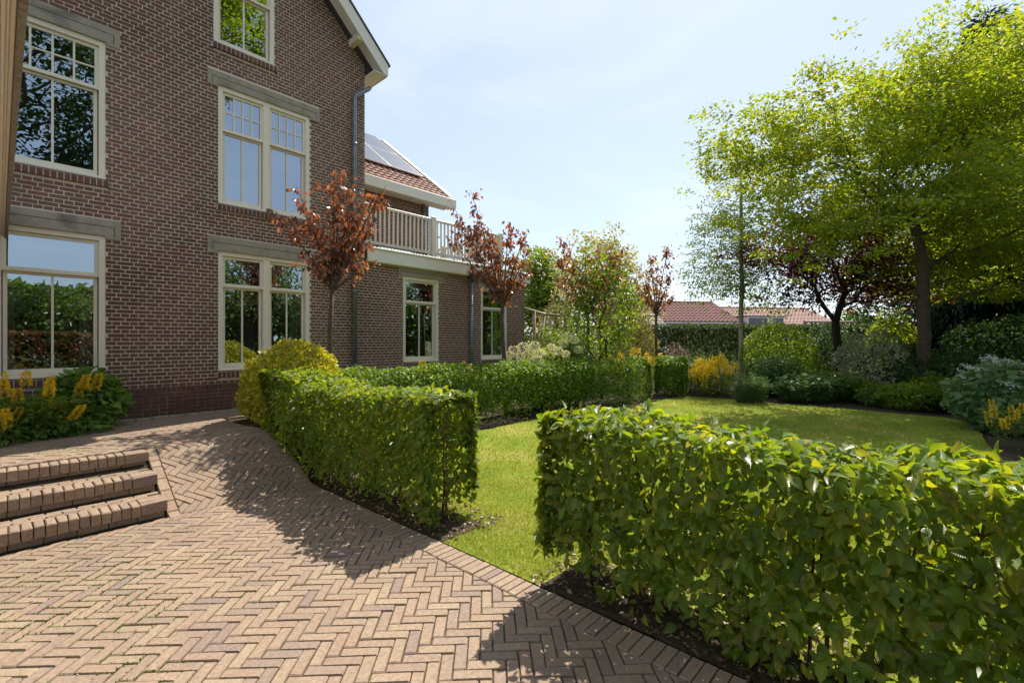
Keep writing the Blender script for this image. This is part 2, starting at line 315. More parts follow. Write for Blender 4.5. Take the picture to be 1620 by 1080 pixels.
UP = np.array([0, 0, 1.])
def blob_noise(P, k=1.0, seed=0):
    a = np.sin(P[:, 0]*2.3*k+seed)+np.sin(P[:, 1]*2.9*k+1.3*seed+P[:, 2]*1.7*k)+np.sin(P[:, 2]*3.1*k+P[:, 0]*1.1*k+seed*.7)
    return a/3

# ------------------------------------------------------------------ ground levels
def gz(s, m):
    t = min(1, max(0, (m-5.5)/1.1)); k = min(1, max(0, (5.2-s)/1.6)) if s > 3.6 else 1
    return .5*t*k
def gzv(s, m): return np.array([gz(a, b) for a, b in zip(s, m)])

# big ground sheet
g = MB(); R = 900
xs = [-R, -60, -8, -4, 2.52, 3.6, 4.0, 4.4, 4.8, 5.2, 30, 80, R]; ys = [-R, -60, -8, 5.5, 5.8, 6.1, 6.35, 6.6, 9.0, 30, 80, R]
vs = [(x, y, gz(x, y)-.035) for y in ys for x in xs]; nx = len(xs)
g.add(vs, [(j*nx+i, j*nx+i+1, (j+1)*nx+i+1, (j+1)*nx+i) for j in range(len(ys)-1) for i in range(nx-1)], 0)
tag(g.build('ground', M['soil']), kind='structure')
# lawn
def pw(x, y): d = FL*CAMZ/(y-540); p = at(x, d); return (p[0], p[1])
edge_far = [pw(1010, 641), pw(1045, 632), pw(1085, 627), pw(1150, 631), pw(1250, 640), pw(1340, 647), pw(1420, 654), pw(1500, 661), pw(1545, 672), pw(1560, 700), pw(1620, 760), pw(1800, 900)]
poly = [(2.53, -3.5), (2.53, 5.45), (3.6, 5.45), (4.6, 5.8), (5.6, 6.4), (9.4, 6.5), (11.5, 5.75)]+edge_far+[(7, -6)]
me = bpy.data.meshes.new('lawn'); me.from_pydata([(x, y, .0) for x, y in poly], [], [tuple(range(len(poly)-1, -1, -1))])
lawn = tag(link('lawn', me, M['lawn']), kind='structure')
def inpoly(x, y, P):
    c = np.zeros(len(x), bool); j = len(P)-1
    for i in range(len(P)):
        xi, yi = P[i]; xj, yj = P[j]
        c ^= ((yi > y) != (yj > y)) & (x < (xj-xi)*(y-yi)/(yj-yi+1e-12)+xi); j = i
    return c
# soil strips under the two front hedges
for a, b in ((-4.0, 2.02), (3.08, 5.45)):
    q = MB(); n = 24; L = []; Rr = []
    for i in range(n+1):
        y = a+(b-a)*i/n; L.append((2.525, y, .006)); Rr.append((2.98+.08*sin(i*1.7)+.05*sin(i*.6), y, .006))
    q.add(L+Rr, [(i, n+1+i, n+2+i, i+1) for i in range(n)], 0); tag(q.build('hedge_bed', M['soil']), kind='structure')

# ------------------------------------------------------------------ paving
def clip(poly, a, b, c):                                       # keep a*x+b*y<=c
    o = []
    for i in range(len(poly)):
        p, q = poly[i], poly[(i+1) % len(poly)]; fp = a*p[0]+b*p[1]-c; fq = a*q[0]+b*q[1]-c
        if fp <= 0: o.append(p)
        if (fp < 0 < fq) or (fq < 0 < fp):
            t = fp/(fp-fq); o.append((p[0]+t*(q[0]-p[0]), p[1]+t*(q[1]-p[1])))
    return o
def cliprect(poly, x0, x1, y0, y1):
    for k in ((1, 0, x1), (-1, 0, -x0), (0, 1, y1), (0, -1, -y0)):
        poly = clip(poly, *k)
        if len(poly) < 3: return []
    return poly
def area(p): return abs(sum(p[i][0]*p[(i+1) % len(p)][1]-p[(i+1) % len(p)][0]*p[i][1] for i in range(len(p))))/2
def slab(poly, zf, h=.035, bev=.0045, dz=0.):                  # a paver with a worn, bevelled rim
    cx = sum(p[0] for p in poly)/len(poly); cy = sum(p[1] for p in poly)/len(poly); n = len(poly)
    if sum(poly[i][0]*poly[(i+1) % n][1]-poly[(i+1) % n][0]*poly[i][1] for i in range(n)) < 0: poly = poly[::-1]
    tx, ty = random.gauss(0, .004), random.gauss(0, .004)
    vs = []
    for k, ins in ((-h, 0), (-bev*1.3, 0), (0, bev*1.3)):
        for x, y in poly:
            d = math.hypot(x-cx, y-cy)+1e-6; X = x-(x-cx)/d*ins*1.3; Y = y-(y-cy)/d*ins*1.3
            vs.append((X, Y, zf(X, Y)+dz+k+(X-cx)*tx+(Y-cy)*ty))
    fs = [tuple(range(2*n, 3*n))]
    for r in range(2):
        for i in range(n): fs.append((r*n+i, r*n+(i+1) % n, (r+1)*n+(i+1) % n, (r+1)*n+i))
    return vs, fs
def herring(x0, x1, y0, y1, L=.2085, W=.0695, ang=-pi/4):
    """herringbone pavers clipped to a rectangle, laid at 45 degrees to the kerb"""
    ca, sa = cos(ang), sin(ang); out = []; g_ = .0038
    # the 3:1 herringbone: horizontal bricks shifted along the diagonal
    cx, cy = (x0+x1)/2, (y0+y1)/2; R_ = math.hypot(x1-x0, y1-y0)/2+.4; n = int(R_/W)+2
    for j in range(-n, n+1):
        # row j: horizontal brick starts at i where (i - j) mod 6 == 0, vertical brick columns fill the rest
        for i in range(-n, n+1):
            k = (i-j) % 6
            if k == 0: r = (i*W, j*W, i*W+L, j*W+W)
            elif k == 3: r = (i*W, j*W-2*W, i*W+W, j*W-2*W+L)
            else: continue
            a, b, c, d = r[0]+g_, r[1]+g_, r[2]-g_, r[3]-g_
            q = [(a, b), (c, b), (c, d), (a, d)]
            q = [(cx+(u+random.gauss(0, .0012))*ca-(v+random.gauss(0, .0012))*sa, cy+u*sa+v*ca) for u, v in q]
            mx_, my_ = sum(p[0] for p in q)/4, sum(p[1] for p in q)/4
            if mx_ < x0-.15 or mx_ > x1+.15 or my_ < y0-.15 or my_ > y1+.15: continue
            p = cliprect(q, x0, x1, y0, y1)
            if p and area(p) > .0006: out.append(p)
    return out
paving = tag(bpy.data.objects.new('brick_paving', None), kind='structure'); COL.objects.link(paving)
base = MB()
for (x0, x1, y0, y1) in ((-3, 2.53, -3, 5.5), (1.2, 2.53, 5.5, 6.6), (-3, 2.35, 6.6, 9.1), (2.35, 5.2, 8.2, 9.1)):
    base.add([(x0, y0, gz(x0, y0)-.011), (x1, y0, gz(x1, y0)-.011), (x1, y1, gz(x1, y1)-.011), (x0, y1, gz(x0, y1)-.011)], [(0, 1, 2, 3)], 0)
tag(base.build('joint_sand', M['joint'], paving), kind='stuff')
polys = []
for rc in ((-2.6, 2.315, -2.5, 5.495), (1.205, 2.315, 5.5, 6.6), (-2.4, 2.345, 6.605, 8.93), (2.35, 5.0, 8.25, 8.93)):
    polys += herring(*rc)
def visible(p):
    cx = sum(q[0] for q in p)/len(p); cy = sum(q[1] for q in p)/len(p)
    d = cx*CT+cy*ST; x = (cx*ST-cy*CT)/max(d, .01)*FL+810
    return d > 2.2 and -20 < x < 1300
def key(p):
    cx = sum(q[0] for q in p)/len(p); cy = sum(q[1] for q in p)/len(p); return math.hypot(cx, cy)
near = sorted([p for p in polys if visible(p)], key=key)[:300]; nid = set(map(id, near))
for p in near:
    cx = sum(q[0] for q in p)/len(p); cy = sum(q[1] for q in p)/len(p)
    vs, fs = slab([(x-cx, y-cy) for x, y in p], lambda x, y: 0, dz=random.gauss(0, .002))
    MB().add(vs, fs, random.random()).build('paver', M['paver'], paving, loc=(cx, cy, gz(cx, cy)))
rest = MB()
for p in polys:
    if id(p) in nid: continue
    vs, fs = slab(p, gz, dz=random.gauss(0, .002)); rest.add(vs, fs, random.random())
tag(rest.build('paver', M['paver'], paving), kind='stuff')
# edging: a row of headers along the hedges
kerb = tag(bpy.data.objects.new('brick_edging', None), kind='structure'); COL.objects.link(kerb)
y = -1.4; far_k = MB()
while y < 8.1:
    x0 = 2.32; sk = 0
    if y > 6.2: x0 -= .13*min(1.4, (y-6.2))**1.3
    p = [(x0+random.gauss(0, .002), y+.003), (x0+.2+random.gauss(0, .002), y+.003+random.gauss(0, .001)), (x0+.2, y+.066), (x0, y+.066+random.gauss(0, .001))]
    cx, cy = x0+.1, y+.034; zf = lambda a, b: gz(a+cx, b+cy)
    vs, fs = slab([(a-cx, b-cy) for a, b in p], zf, dz=.002+random.gauss(0, .0015))
    MB().add(vs, fs, random.random()).build('edging_brick', M['paver'], kerb, loc=(cx, cy, 0))
    y += .0695
# gutter course along the wall foot
q = MB(); x = -1.5
while x < 5.2: q.box(x+.004, x+.2, 8.94, 9.04, .44, .525+random.gauss(0, .002), .006); x += .207
q.build('edging_course', M['concrete'], kerb); kerb.children[-1]['kind'] = 'stuff'
# moss and weeds in the joints
n = 40000; E = []
pp = [p for p in polys if visible(p) and key(p) < 7.5]
pts = []
for _ in range(n):
    p = random.choice(pp); i = random.randrange(len(p)); t = random.random(); a, b = p[i], p[(i+1) % len(p)]
    pts.append((a[0]+t*(b[0]-a[0]), a[1]+t*(b[1]-a[1])))
pts = np.array(pts); f = np.sin(pts[:, 0]*2.1+1)+np.sin(pts[:, 1]*1.7+pts[:, 0])+np.sin(pts[:, 0]*9+3)*.6+np.sin(pts[:, 1]*8+pts[:, 0]*5)*.6+rng.normal(0, .5, n)
pts = pts[f > .95]; n = len(pts)
P = np.c_[pts, gzv(pts[:, 0], pts[:, 1])-.004]
moss = leaves('joint_moss', None, M['moss'], T_DIA, P, rv(n)*[1, 1, .3]+[0, 0, .5], rv(n)+UP, rng.uniform(.006, .017, n)); tag(moss, kind='stuff')

# ------------------------------------------------------------------ steps
steps = thing('brick_steps', 'three low brick steps up to the terrace with rounded header nosings', 'steps', loc=(-.8, 6.0, 0))
def child(mb, name, m, par, kind=None, smooth=False):
    o = mb.build(name, m, None, smooth); o.parent = par; o.matrix_parent_inverse = par.matrix_world.inverted() if False else o.matrix_parent_inverse
    o.location = (-par.location[0], -par.location[1], -par.location[2])
    if kind: o['kind'] = kind
    return o
def variants(k, fn): return [fn(i) for i in range(k)]
def block_mesh(w, d, h, seed):
    random.seed(100+seed); b = MB(); j = lambda: random.gauss(0, .0025)
    bv = .009; vs = []
    for z, ins in ((0, 0), (h*.5, 0), (h-bv, .001), (h-bv*.3, bv*.5), (h, bv*1.1)):
        for sx, sy in ((-1, -1), (1, -1), (1, 1), (-1, 1)): vs.append((sx*(w/2-ins)+j()*.6, sy*(d/2-ins)+j()*.6, z+(j()*.5 if z > 0 else 0)))
    fs = [(16, 17, 18, 19), (3, 2, 1, 0)]
    for r in range(4):
        for k in range(4): fs.append((r*4+k, r*4+(k+1) % 4, r*4+4+(k+1) % 4, r*4+4+k))
    b.add(vs, fs, random.random()); me = b.mesh('step_block'); me.materials.append(M['paver']); return me
HB = variants(8, lambda i: block_mesh(.064, .2, .1, i)); SB = variants(4, lambda i: block_mesh(.2, .096, .1, 20+i)); TB = variants(6, lambda i: block_mesh(.2, .062, .05, 40+i))
UB = variants(4, lambda i: block_mesh(.2, .08, .058, 60+i))
random.seed(5)
def put(me, name, x, y, z, par, rz=0):
    o = bpy.data.objects.new(name, me); COL.objects.link(o); o.parent = par
    o.location = (x-par.location[0], y-par.location[1], z-par.location[2]); o.rotation_euler = (random.gauss(0, .008), random.gauss(0, .01), rz+random.gauss(0, .008)); return o
core = MB()
for k, (yn, zt) in enumerate(((5.5, .166), (5.92, .333), (6.34, .5))):
    x = 1.1-.2-.034-.004
    for r_ in range(2): put(random.choice(SB), 'nosing_block', 1.0, yn+.048+r_*.102, zt-.1, steps)
    while x > -2.0: put(random.choice(HB), 'nosing_block', x, yn+.1+random.gauss(0, .003), zt-.1+random.gauss(0, .0015), steps); x -= .0705
    x = .98
    while x > -2.0: put(random.choice(UB), 'riser_brick', x, yn+.075, zt-.16, steps); x -= .207
    if k < 2:
        for r_ in range(3):
            x = 1.0-.1*(r_ % 2)
            while x > -2.0: put(random.choice(TB), 'tread_brick', x, yn+.242+r_*.068, zt-.054, steps); x -= .206
    core.box(-2.1, 1.085, yn+.05, yn+.5, zt-.4, zt-.015, r=0)
child(core, 'core', M['joint'], steps)
sk = MB()                                                      # sloping strip of cut bricks beside the steps
y = 5.42
while y < 6.6:
    L = random.uniform(.09, .2); y1 = min(y+L, 6.6); p = [(1.108, y+.004), (1.198, y+.004), (1.198, y1-.004), (1.108, y1-.004)]
    vs, fs = slab(p, lambda a, b: gz(a, b)+.004); sk.add(vs, fs, random.random()); y = y1
child(sk, 'side_strip', M['paver'], steps)

# ------------------------------------------------------------------ the house
D0 = 9.1
house = thing('brick_house', 'tall dark red brick house with cream windows, grey lintels and a balconied side wing', 'house')
WIN = [  # s0, s1, z0, z1
    (-.05, 1.07, 1.19, 3.26), (2.53, 4.12, 1.19, 3.26), (-.05, 1.07, 4.09, 6.13), (2.53, 4.12, 4.07, 6.11), (2.46, 3.46, 6.82, 8.7),
    (6.29, 7.34, 1.21, 3.22), (8.80, 9.84, 1.19, 3.20)]
LIN = [(-.21, 1.24, 3.235, 3.50), (2.37, 4.31, 3.235, 3.50), (-.21, 1.23, 6.105, 6.37), (2.37, 4.31, 6.085, 6.33), (2.3, 3.62, 8.67, 8.9), (6.15, 7.58, 3.19, 3.42), (8.66, 9.98, 3.17, 3.40)]
APEX_S, APEX_Z, EAVE_S = 1.9, 10.85, 5.31
def gable(z):                                                  # half-width limits of the gable at height z
    if z < 7.15: return -1.5, EAVE_S
    t = (APEX_Z+.25-z); return max(-1.5, APEX_S-t), min(EAVE_S, APEX_S+t)
CP = .0607
def brickwall(y, zr, limits, holes, depth=.02, proud=.005, joint=.0115, stretch=.207):
    """English cross bond, each brick its own block: list of (x0, x1, z0, z1)"""
    out = []; n = int((zr[1]-zr[0])/CP)
    for r in range(n):
        z = zr[0]+r*CP; za, zb = z+joint/2, z+CP-joint/2; zm = z+CP/2; lo, hi = limits(zm)
        if hi-lo < .1: continue
        cuts = [(a, b) for a, b, c, d in holes if c-.012 < zm < d+.012]
        free = [(lo, hi)]
        for a, b in cuts: free = [q for u, v in free for q in ((u, min(v, a)), (max(u, b), v)) if q[1]-q[0] > .015]
        if r % 2: stepx, off = stretch, (stretch/2 if (r//2) % 2 else 0)+stretch/4
        else: stepx, off = stretch/2, 0
        k0 = int((lo-off)/stepx)-1; x = k0*stepx+off
        while x < hi:
            a, b = x+joint/2, x+stepx-joint/2
            for u, v in free:
                p, q = max(a, u), min(b, v)
                if q-p > .02: out.append((p, q, za, zb))
            x += stepx
    return out
def frontbox(a, b, c, d, y, dep, j=.0012):
    jj = lambda: random.gauss(0, j)
    e = max(-.002, min(.002, random.gauss(0, .0009))); v = [(a+jj(), y+e, c+jj()), (b+jj(), y+e, c+jj()), (b+jj(), y+e, d+jj()), (a+jj(), y+e, d+jj()), (a, y+dep, c), (b, y+dep, c), (b, y+dep, d), (a, y+dep, d)]
    return v, [(0, 1, 2, 3), (0, 4, 5, 1), (1, 5, 6, 2), (2, 6, 7, 3), (3, 7, 4, 0)]
def lay_bricks(lst, y, m, par, nsingle, dep=.02, name='brick'):
    lst = sorted(lst, key=lambda q: math.hypot((q[0]+q[1])/2, y)+abs(q[2]-CAMZ)*.3 + (50 if (q[0] < -.2) else 0))
    rest_ = MB()
    for i, (a, b, c, d) in enumerate(lst):
        if i < nsingle:
            cx, cz = (a+b)/2, (c+d)/2; v, f_ = frontbox(a-cx, b-cx, c-cz, d-cz, 0, dep)
            MB().add(v, f_, random.random()).build(name, m, par, loc=(cx, y, cz))
        else:
            v, f_ = frontbox(a, b, c, d, y, dep); rest_.add(v, f_, random.random())
    if rest_.v: tag(rest_.build(name, m, par), kind='stuff')
wall = MB().build('wall', M['mortar'], house)
def wallsheet(mb, y, x0, x1, z0, z1, holes, t=.24):
    """mortar body of a wall with real openings, butted blocks"""
    xs_ = sorted({x0, x1, *[v for h in holes for v in h[:2] if x0 < v < x1]}); zs_ = sorted({z0, z1, *[v for h in holes for v in h[2:] if z0 < v < z1]})
    for i in range(len(xs_)-1):
        for j in range(len(zs_)-1):
            cx, cz = (xs_[i]+xs_[i+1])/2, (zs_[j]+zs_[j+1])/2
            if any(a < cx < b and c < cz < d for a, b, c, d in holes): continue
            mb.box(xs_[i], xs_[i+1], y, y+t, zs_[j], zs_[j+1], r=0)
W_ = MB(); yb = D0+.0035
wallsheet(W_, yb, -1.5, 10.62, -.1, 3.45, WIN); wallsheet(W_, yb, -1.5, EAVE_S, 3.45, 7.1, WIN[:4]+[WIN[4]])
# gable: strips that follow the roof slope, with the attic window open
def gpoly(a, b, z0): W_.prism([(a, z0), (b, z0), (b, min(APEX_Z+.2-abs(b-APEX_S), 20)), *( [(APEX_S, APEX_Z+.2)] if a < APEX_S < b else []), (a, APEX_Z+.2-abs(a-APEX_S))], yb, yb+.24, 'y', 0)
gpoly(-1.5, 2.46, 7.1); gpoly(3.46, EAVE_S, 7.1); W_.prism([(2.46, 8.7), (3.46, 8.7), (3.46, APEX_Z+.2-1.56), (2.46, APEX_Z+.2-.56)], yb, yb+.24, 'y', 0)
W_.box(EAVE_S-.24, EAVE_S, yb+.241, 15, 3.45, 7.1, r=0); W_.box(10.38, 10.62, yb+.241, 16, -.1, 3.45, r=0)
wall.data = W_.mesh('wall'); wall.data.materials.append(M['mortar'])
PL = .97                                                       # top of the plinth
holes = WIN+LIN+[(a, b, z0-.125, z0) for a, b, z0, z1 in WIN]
br = brickwall(D0, (PL, PL+CP*170), lambda z: (gable(z) if z > 3.44 else (-1.5, 10.62)), holes)
lay_bricks(br, D0, M['brick'], wall, 300)
# quoin face of the main block above the wing roof and of the wing end
def sidebricks(x, y0, y1, z0, z1, par):
    b = MB(); r = 0; z = z0
    while z < z1:
        st = .1035 if r % 2 == 0 else .207; yy = y0+(.05 if r % 4 == 1 else 0)-.1
        while yy < y1:
            a, c = max(yy, y0)+.005, min(yy+st, y1)-.005
            if c-a > .02: b.box(x-.01, x+.005, a, c, z+.005, min(z+CP-.005, z1))
            yy += st
        z += CP; r += 1
    tag(b.build('side_bricks', M['brick'], par), kind='stuff')
sidebricks(EAVE_S, D0+.001, 13.5, 3.75, 7.1, wall); sidebricks(10.62, D0+.001, 15.5, 0, 3.42, wall)
# plinth: darker, harder bricks standing 3 cm proud, soldier course on top
pl = MB().box(-1.5, 10.64, D0-.022, D0+.001, -.1, PL-.006, r=0).build('plinth', M['dmortar'], house)
pb = []
z = .52-CP*9
while z < PL-.13:
    k = int(round((z-.52)/CP)); st = .207 if k % 2 else .1035; x = -1.5+(.1 if k % 4 == 1 else 0)
    while x < 10.6: pb.append((x+.0045, min(x+st-.0045, 10.64), z+.0045, z+CP-.0045)); x += st
    z += CP
x = -1.5
while x < 10.6: pb.append((x+.004, x+.062, z+.0045, PL)); x += .066
pvis = [q for q in pb if -.3 < q[0] < 3.2 and q[3] > .52]; oth = [q for q in pb if q not in pvis]
lay_bricks(pvis+oth, D0-.027, M['redbrick'], pl, min(300, len(pvis)), dep=.03)

def frame_ring(mb, a, b, c, d, wd, y0, y1, wb=None, bev=.004):
    wb = wb or wd
    mb.box(a, a+wd, y0, y1, c, d, bev); mb.box(b-wd, b, y0, y1, c, d, bev)
    mb.box(a+wd, b-wd, y0+.001, y1, d-wd, d, bev); mb.box(a+wd, b-wd, y0+.001, y1, c, c+wb, bev)
def glass(a, b, c, d, y, par): 
    tx, tz = random.gauss(0, .0012), random.gauss(0, .0012)
    me = bpy.data.meshes.new('pane'); me.from_pydata([(a, y-tx, c), (b, y+tx, c), (b, y+tx+tz, d), (a, y-tx+tz, d)], [], [(0, 1, 2, 3)]); return link('pane', me, M['glass'], par)
def window(i, bays, transom, grid=None, munt=True, blind=False, curtain=True):
    s0, s1, z0, z1 = WIN[i]; fy = D0+.03
    b = MB(); frame_ring(b, s0+.003, s1-.003, z0+.003, z1-.003, .072, fy-.018, fy+.13, .05)
    for k in range(len(bays)-1): b.box(bays[k][1], bays[k+1][0], fy-.016, fy+.13, z0+.054, z1-.076, .004)
    b.box(s0+.002, s1-.002, fy-.05, fy-.0185, z0+.003, z0+.042, .006)
    fr = b.build('window', M['cream'], house)
    fr['label'] = ['ground floor window beside the porch, one upper light over two', 'wide ground floor double window behind the golden shrub', 'first floor window with small top panes, cut by the porch', 'first floor double window with sixteen small top panes reflecting sky', 'attic window below the gable edge', 'first window of the low wing', 'last window of the low wing behind the copper tree'][i]
    w2 = MB().box(s0+.004, s1-.004, fy-.052, fy-.0505, z0+.004, z0+.041, r=0)
    for (a, c) in bays:
        sa = MB(); top0 = transom
        # upper sash / light
        frame_ring(sa, a, c, top0, z1-.078, .045, fy+.02, fy+.06, .05); 
        frame_ring(sa, a+.012, c-.012, z0+.056, top0-.004, .042, fy+.05, fy+.088, .075)
        sa.box(a, c, fy-.004, fy+.0195, top0-.012, top0+.03, .005)
        sh = sa.build('sash', M['cream'], fr)
        ua, ub, uc, ud = a+.045, c-.045, top0+.05, z1-.078-.045
        if grid:
            nc, nr = grid; bars = MB(); wpx = (ub-ua)/nc; hz = (ud-uc)/nr
            for k in range(1, nc): bars.box(ua+k*wpx-.012, ua+k*wpx+.012, fy+.028, fy+.052, uc, ud, .003)
            for k in range(1, nr): bars.box(ua, ub, fy+.0285, fy+.0515, uc+k*hz-.0115, uc+k*hz+.0115, .003)
            bars.build('glazing_bar', M['cream'], fr)
            for k in range(nc):
                for r_ in range(nr): glass(ua+k*wpx, ua+(k+1)*wpx, uc+r_*hz, uc+(r_+1)*hz, fy+.043, fr)
        else: glass(ua, ub, uc, ud, fy+.043, fr)
        la, lb, lc, ld = a+.054, c-.054, z0+.131, top0-.046
        if munt:
            mid = (la+lb)/2; MB().box(mid-.013, mid+.013, fy+.056, fy+.08, lc, ld, .003).build('glazing_bar', M['cream'], fr)
            glass(la, mid, lc, ld, fy+.072, fr); glass(mid, lb, lc, ld, fy+.072, fr)
        else: glass(la, lb, lc, ld, fy+.072, fr)
    # the room behind, net curtains at its sides, blind at its head
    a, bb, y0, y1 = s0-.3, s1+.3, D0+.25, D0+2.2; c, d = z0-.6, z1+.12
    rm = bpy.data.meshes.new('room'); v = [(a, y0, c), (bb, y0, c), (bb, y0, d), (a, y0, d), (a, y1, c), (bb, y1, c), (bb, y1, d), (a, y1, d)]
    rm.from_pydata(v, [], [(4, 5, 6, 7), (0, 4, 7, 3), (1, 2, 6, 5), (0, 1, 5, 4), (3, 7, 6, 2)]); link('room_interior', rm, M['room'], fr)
    if curtain:
        for u0, u1 in ((s0+.06, s0+.2), (s1-.26, s1-.06)):
            cu = MB(); n = 14; vs = []
            for zc in (z0+.06, z1-.05):
                for k in range(n+1): vs.append((u0+(u1-u0)*k/n, D0+.32+.018*sin(k*2.1), zc))
            cu.add(vs, [(k, k+1, n+2+k, n+1+k) for k in range(n)], 0); cu.build('curtain', M['cloth'], fr)
    if blind:
        bl = MB()
        for k in range(5): bl.box(s0+.08, s1-.08, D0+.24, D0+.262, z1-.13-k*.035, z1-.103-k*.035)
        bl.build('roller_blind', M['cloth'], fr)
    # brick sill: a row of headers on edge, sloping out, and shadow course under it
    x = s0-.02; xe = s1+.03; n = max(1, round((xe-x)/.068)); st = (xe-x)/n
    for k in range(n):
        u0, u1 = x+k*st+.005, x+(k+1)*st-.005; e = random.uniform(-.0018, .0018)
        q = MB().prism([(0+e, -.055), (.12, -.055), (.12, .055), (.05, .055), (0+e, .038), ], u0-x-k*st, u1-x-k*st, 'x')
        q.v = [(v_[0], v_[1], v_[2]) for v_ in q.v]
        q.build('sill_brick', M['redbrick'], fr, loc=(x+k*st, D0-.045, z0-.056))
    MB().box(x, xe, D0-.041, D0+.05, z0-.107, z0-.014, r=0).build('sill_mortar', M['mortar'], fr)
    return fr
window(0, [(.025, .995)], 2.66, blind=True)
window(1, [(2.605, 3.265), (3.375, 4.045)], 2.66, blind=True)
window(2, [(.025, .995)], 5.42, (4, 2), curtain=False)
window(3, [(2.605, 3.265), (3.375, 4.045)], 5.36, (4, 2), curtain=False)
window(4, [(2.535, 3.385)], 7.86, (4, 2), curtain=False)
window(5, [(6.365, 7.265)], 2.62, blind=True, curtain=False)
window(6, [(8.875, 9.765)], 2.60, blind=True)
# lintels: weathered concrete with short ears and dark strips painting the shade of an incised line
for i, (a, b, c, d) in enumerate(LIN):
    s0, s1 = WIN[i][0], WIN[i][1]; q = MB(); ear = .10
    z1 = WIN[i][3]
    q.prism([(a, c-ear*.15), (s0-.002, c-ear*.15), (s0-.002, z1+.003), (s1+.002, z1+.003), (s1+.002, c-ear*.15), (b, c-ear*.15), (b, d), (a, d)], D0-.022, D0+.05)
    li = q.build('lintel', M['concrete'], house)
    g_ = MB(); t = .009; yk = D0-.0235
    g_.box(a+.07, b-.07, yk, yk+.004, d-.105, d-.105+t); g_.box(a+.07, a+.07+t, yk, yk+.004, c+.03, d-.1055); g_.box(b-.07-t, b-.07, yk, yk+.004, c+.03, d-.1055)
    g_.build('incised_line_shade', M['cline'], li)
# main roof, verge and eaves (slope 45 degrees)
rf = MB(); y0, y1 = D0-.38, 15.0; ov = .30
def slope(sgn):
    e = APEX_S+sgn*(EAVE_S-APEX_S+ov); ze = APEX_Z+.45-(EAVE_S-APEX_S+ov)
    return [(APEX_S, APEX_Z+.45), (e, ze), (e, ze+.07), (APEX_S, APEX_Z+.52)]
for sg in (1, -1): rf.prism(slope(sg), y0, y1)
roof = rf.build('roof', M['zincd'], house)
ze = APEX_Z+.45-(EAVE_S-APEX_S+ov)
for sg in (1, -1):
    e = APEX_S+sg*(EAVE_S-APEX_S+ov)
    bb = MB().prism([(APEX_S, APEX_Z+.50), (e+.02*sg, ze+.04), (e+.02*sg, ze-.17), (e-.07*sg, ze-.19), (APEX_S, APEX_Z+.50-.33)][::sg], y0-.035, y0-.001).build('bargeboard', M['fascia'], roof)
    MB().prism([(APEX_S, APEX_Z+.56), (e+.06*sg, ze+.05), (e+.06*sg, ze+.02), (APEX_S, APEX_Z+.53)][::sg], y0-.06, y0+.1).build('roof_edge_trim', M['zincd'], roof)
    MB().prism([(APEX_S, APEX_Z+.44), (e, ze-.01), (e, ze-.035), (APEX_S, APEX_Z+.41)][::sg], y0+.001, D0+.0).build('soffit', M['tan'], roof)
    # eaves box with flat soffit
    MB().box(min(EAVE_S*sg if sg > 0 else e, e), max(EAVE_S+.001 if sg > 0 else -1.5, e), y0+.001, y1, ze-.185, ze-.165, .003).build('eaves_soffit', M['tan'], roof)
    MB().box(e-.012, e+.02, y0-.001, y1, ze-.20, ze+.03, .004).build('gutter_board', M['fascia'], roof)
for sx in (5.0, 3.95, 1.9, -.1):
    zz_ = APEX_Z+.45-abs(sx-APEX_S); MB().box(sx-.06, sx+.06, y0+.002, D0+.0, zz_-.30, zz_-.16, .008).build('purlin_end', M['cream'], roof)
# drainpipes
def pipe(x, z0, z1, y, top=None):
    pts = [(x, y, z0), (x, y, z1)]+(top or []); q = MB().tube(pts, .042, 12)
    p = q.build('drainpipe', M['zinc'], house, True)
    for zc in np.arange(z0+.9, z1, 1.55):
        MB().tube([(x, y, zc-.02), (x, y, zc+.03)], .050, 12).build('pipe_bracket', M['zinc'], p, True)
    return p
pipe(5.03, .3, 6.80, D0-.085, [(5.05, D0-.09, 6.88), (5.30, D0-.13, 7.08), (5.36, D0-.14, 7.14)])
p2 = pipe(8.38, .2, 3.30, D0-.085)
hp = MB(); hp.add([(8.38+sx*w_, D0-.10+sy*w_*.8-.03, z_) for w_, z_ in ((.05, 3.3), (.15, 3.45), (.16, 3.56)) for sx, sy in ((-1, -1), (1, -1), (1, 1), (-1, 1))],
       [(3, 2, 1, 0), (8, 9, 10, 11)]+[(r*4+k, r*4+(k+1) % 4, r*4+4+(k+1) % 4, r*4+4+k) for r in range(2) for k in range(4)], 0); hp.build('hopper', M['zincd'], p2)
# wing: fascia, flat roof, railing
wing = MB().box(EAVE_S+.002, 10.66, D0-.10, 15.9, 3.455, 3.70, .004, 0).build('flat_roof', M['zincd'], house)
MB().box(EAVE_S-.0, 10.72, D0-.145, D0-.1005, 3.425, 3.70, .006).build('fascia', M['fascia'], wing)
MB().box(EAVE_S-.0, 10.74, D0-.17, D0-.02, 3.701, 3.735, .006).build('fascia_cap', M['fascia'], wing)
MB().box(10.675, 10.72, D0-.1, 15.9, 3.425, 3.70, .006).build('fascia', M['fascia'], wing)
MB().box(EAVE_S+.01, 10.6, D0-.10, D0+.0, 3.415, 3.452, .004).build('fascia_soffit', M['cream'], wing)
q = MB()
for k in range(60): x = EAVE_S+.06+k*.088; q.box(x, x+.03, D0-.15, D0+.5, 3.737, 3.757, .006)
for a, b in ((6.0, 6.9), (8.35, 9.4)): q.prism([(D0+.05, 3.74), (D0+.75, 3.74), (D0+.75, 3.93), (D0+.62, 3.95)], a, b, 'x')
tag(q.build('roof_ribs', M['zinc'], wing), kind='stuff')
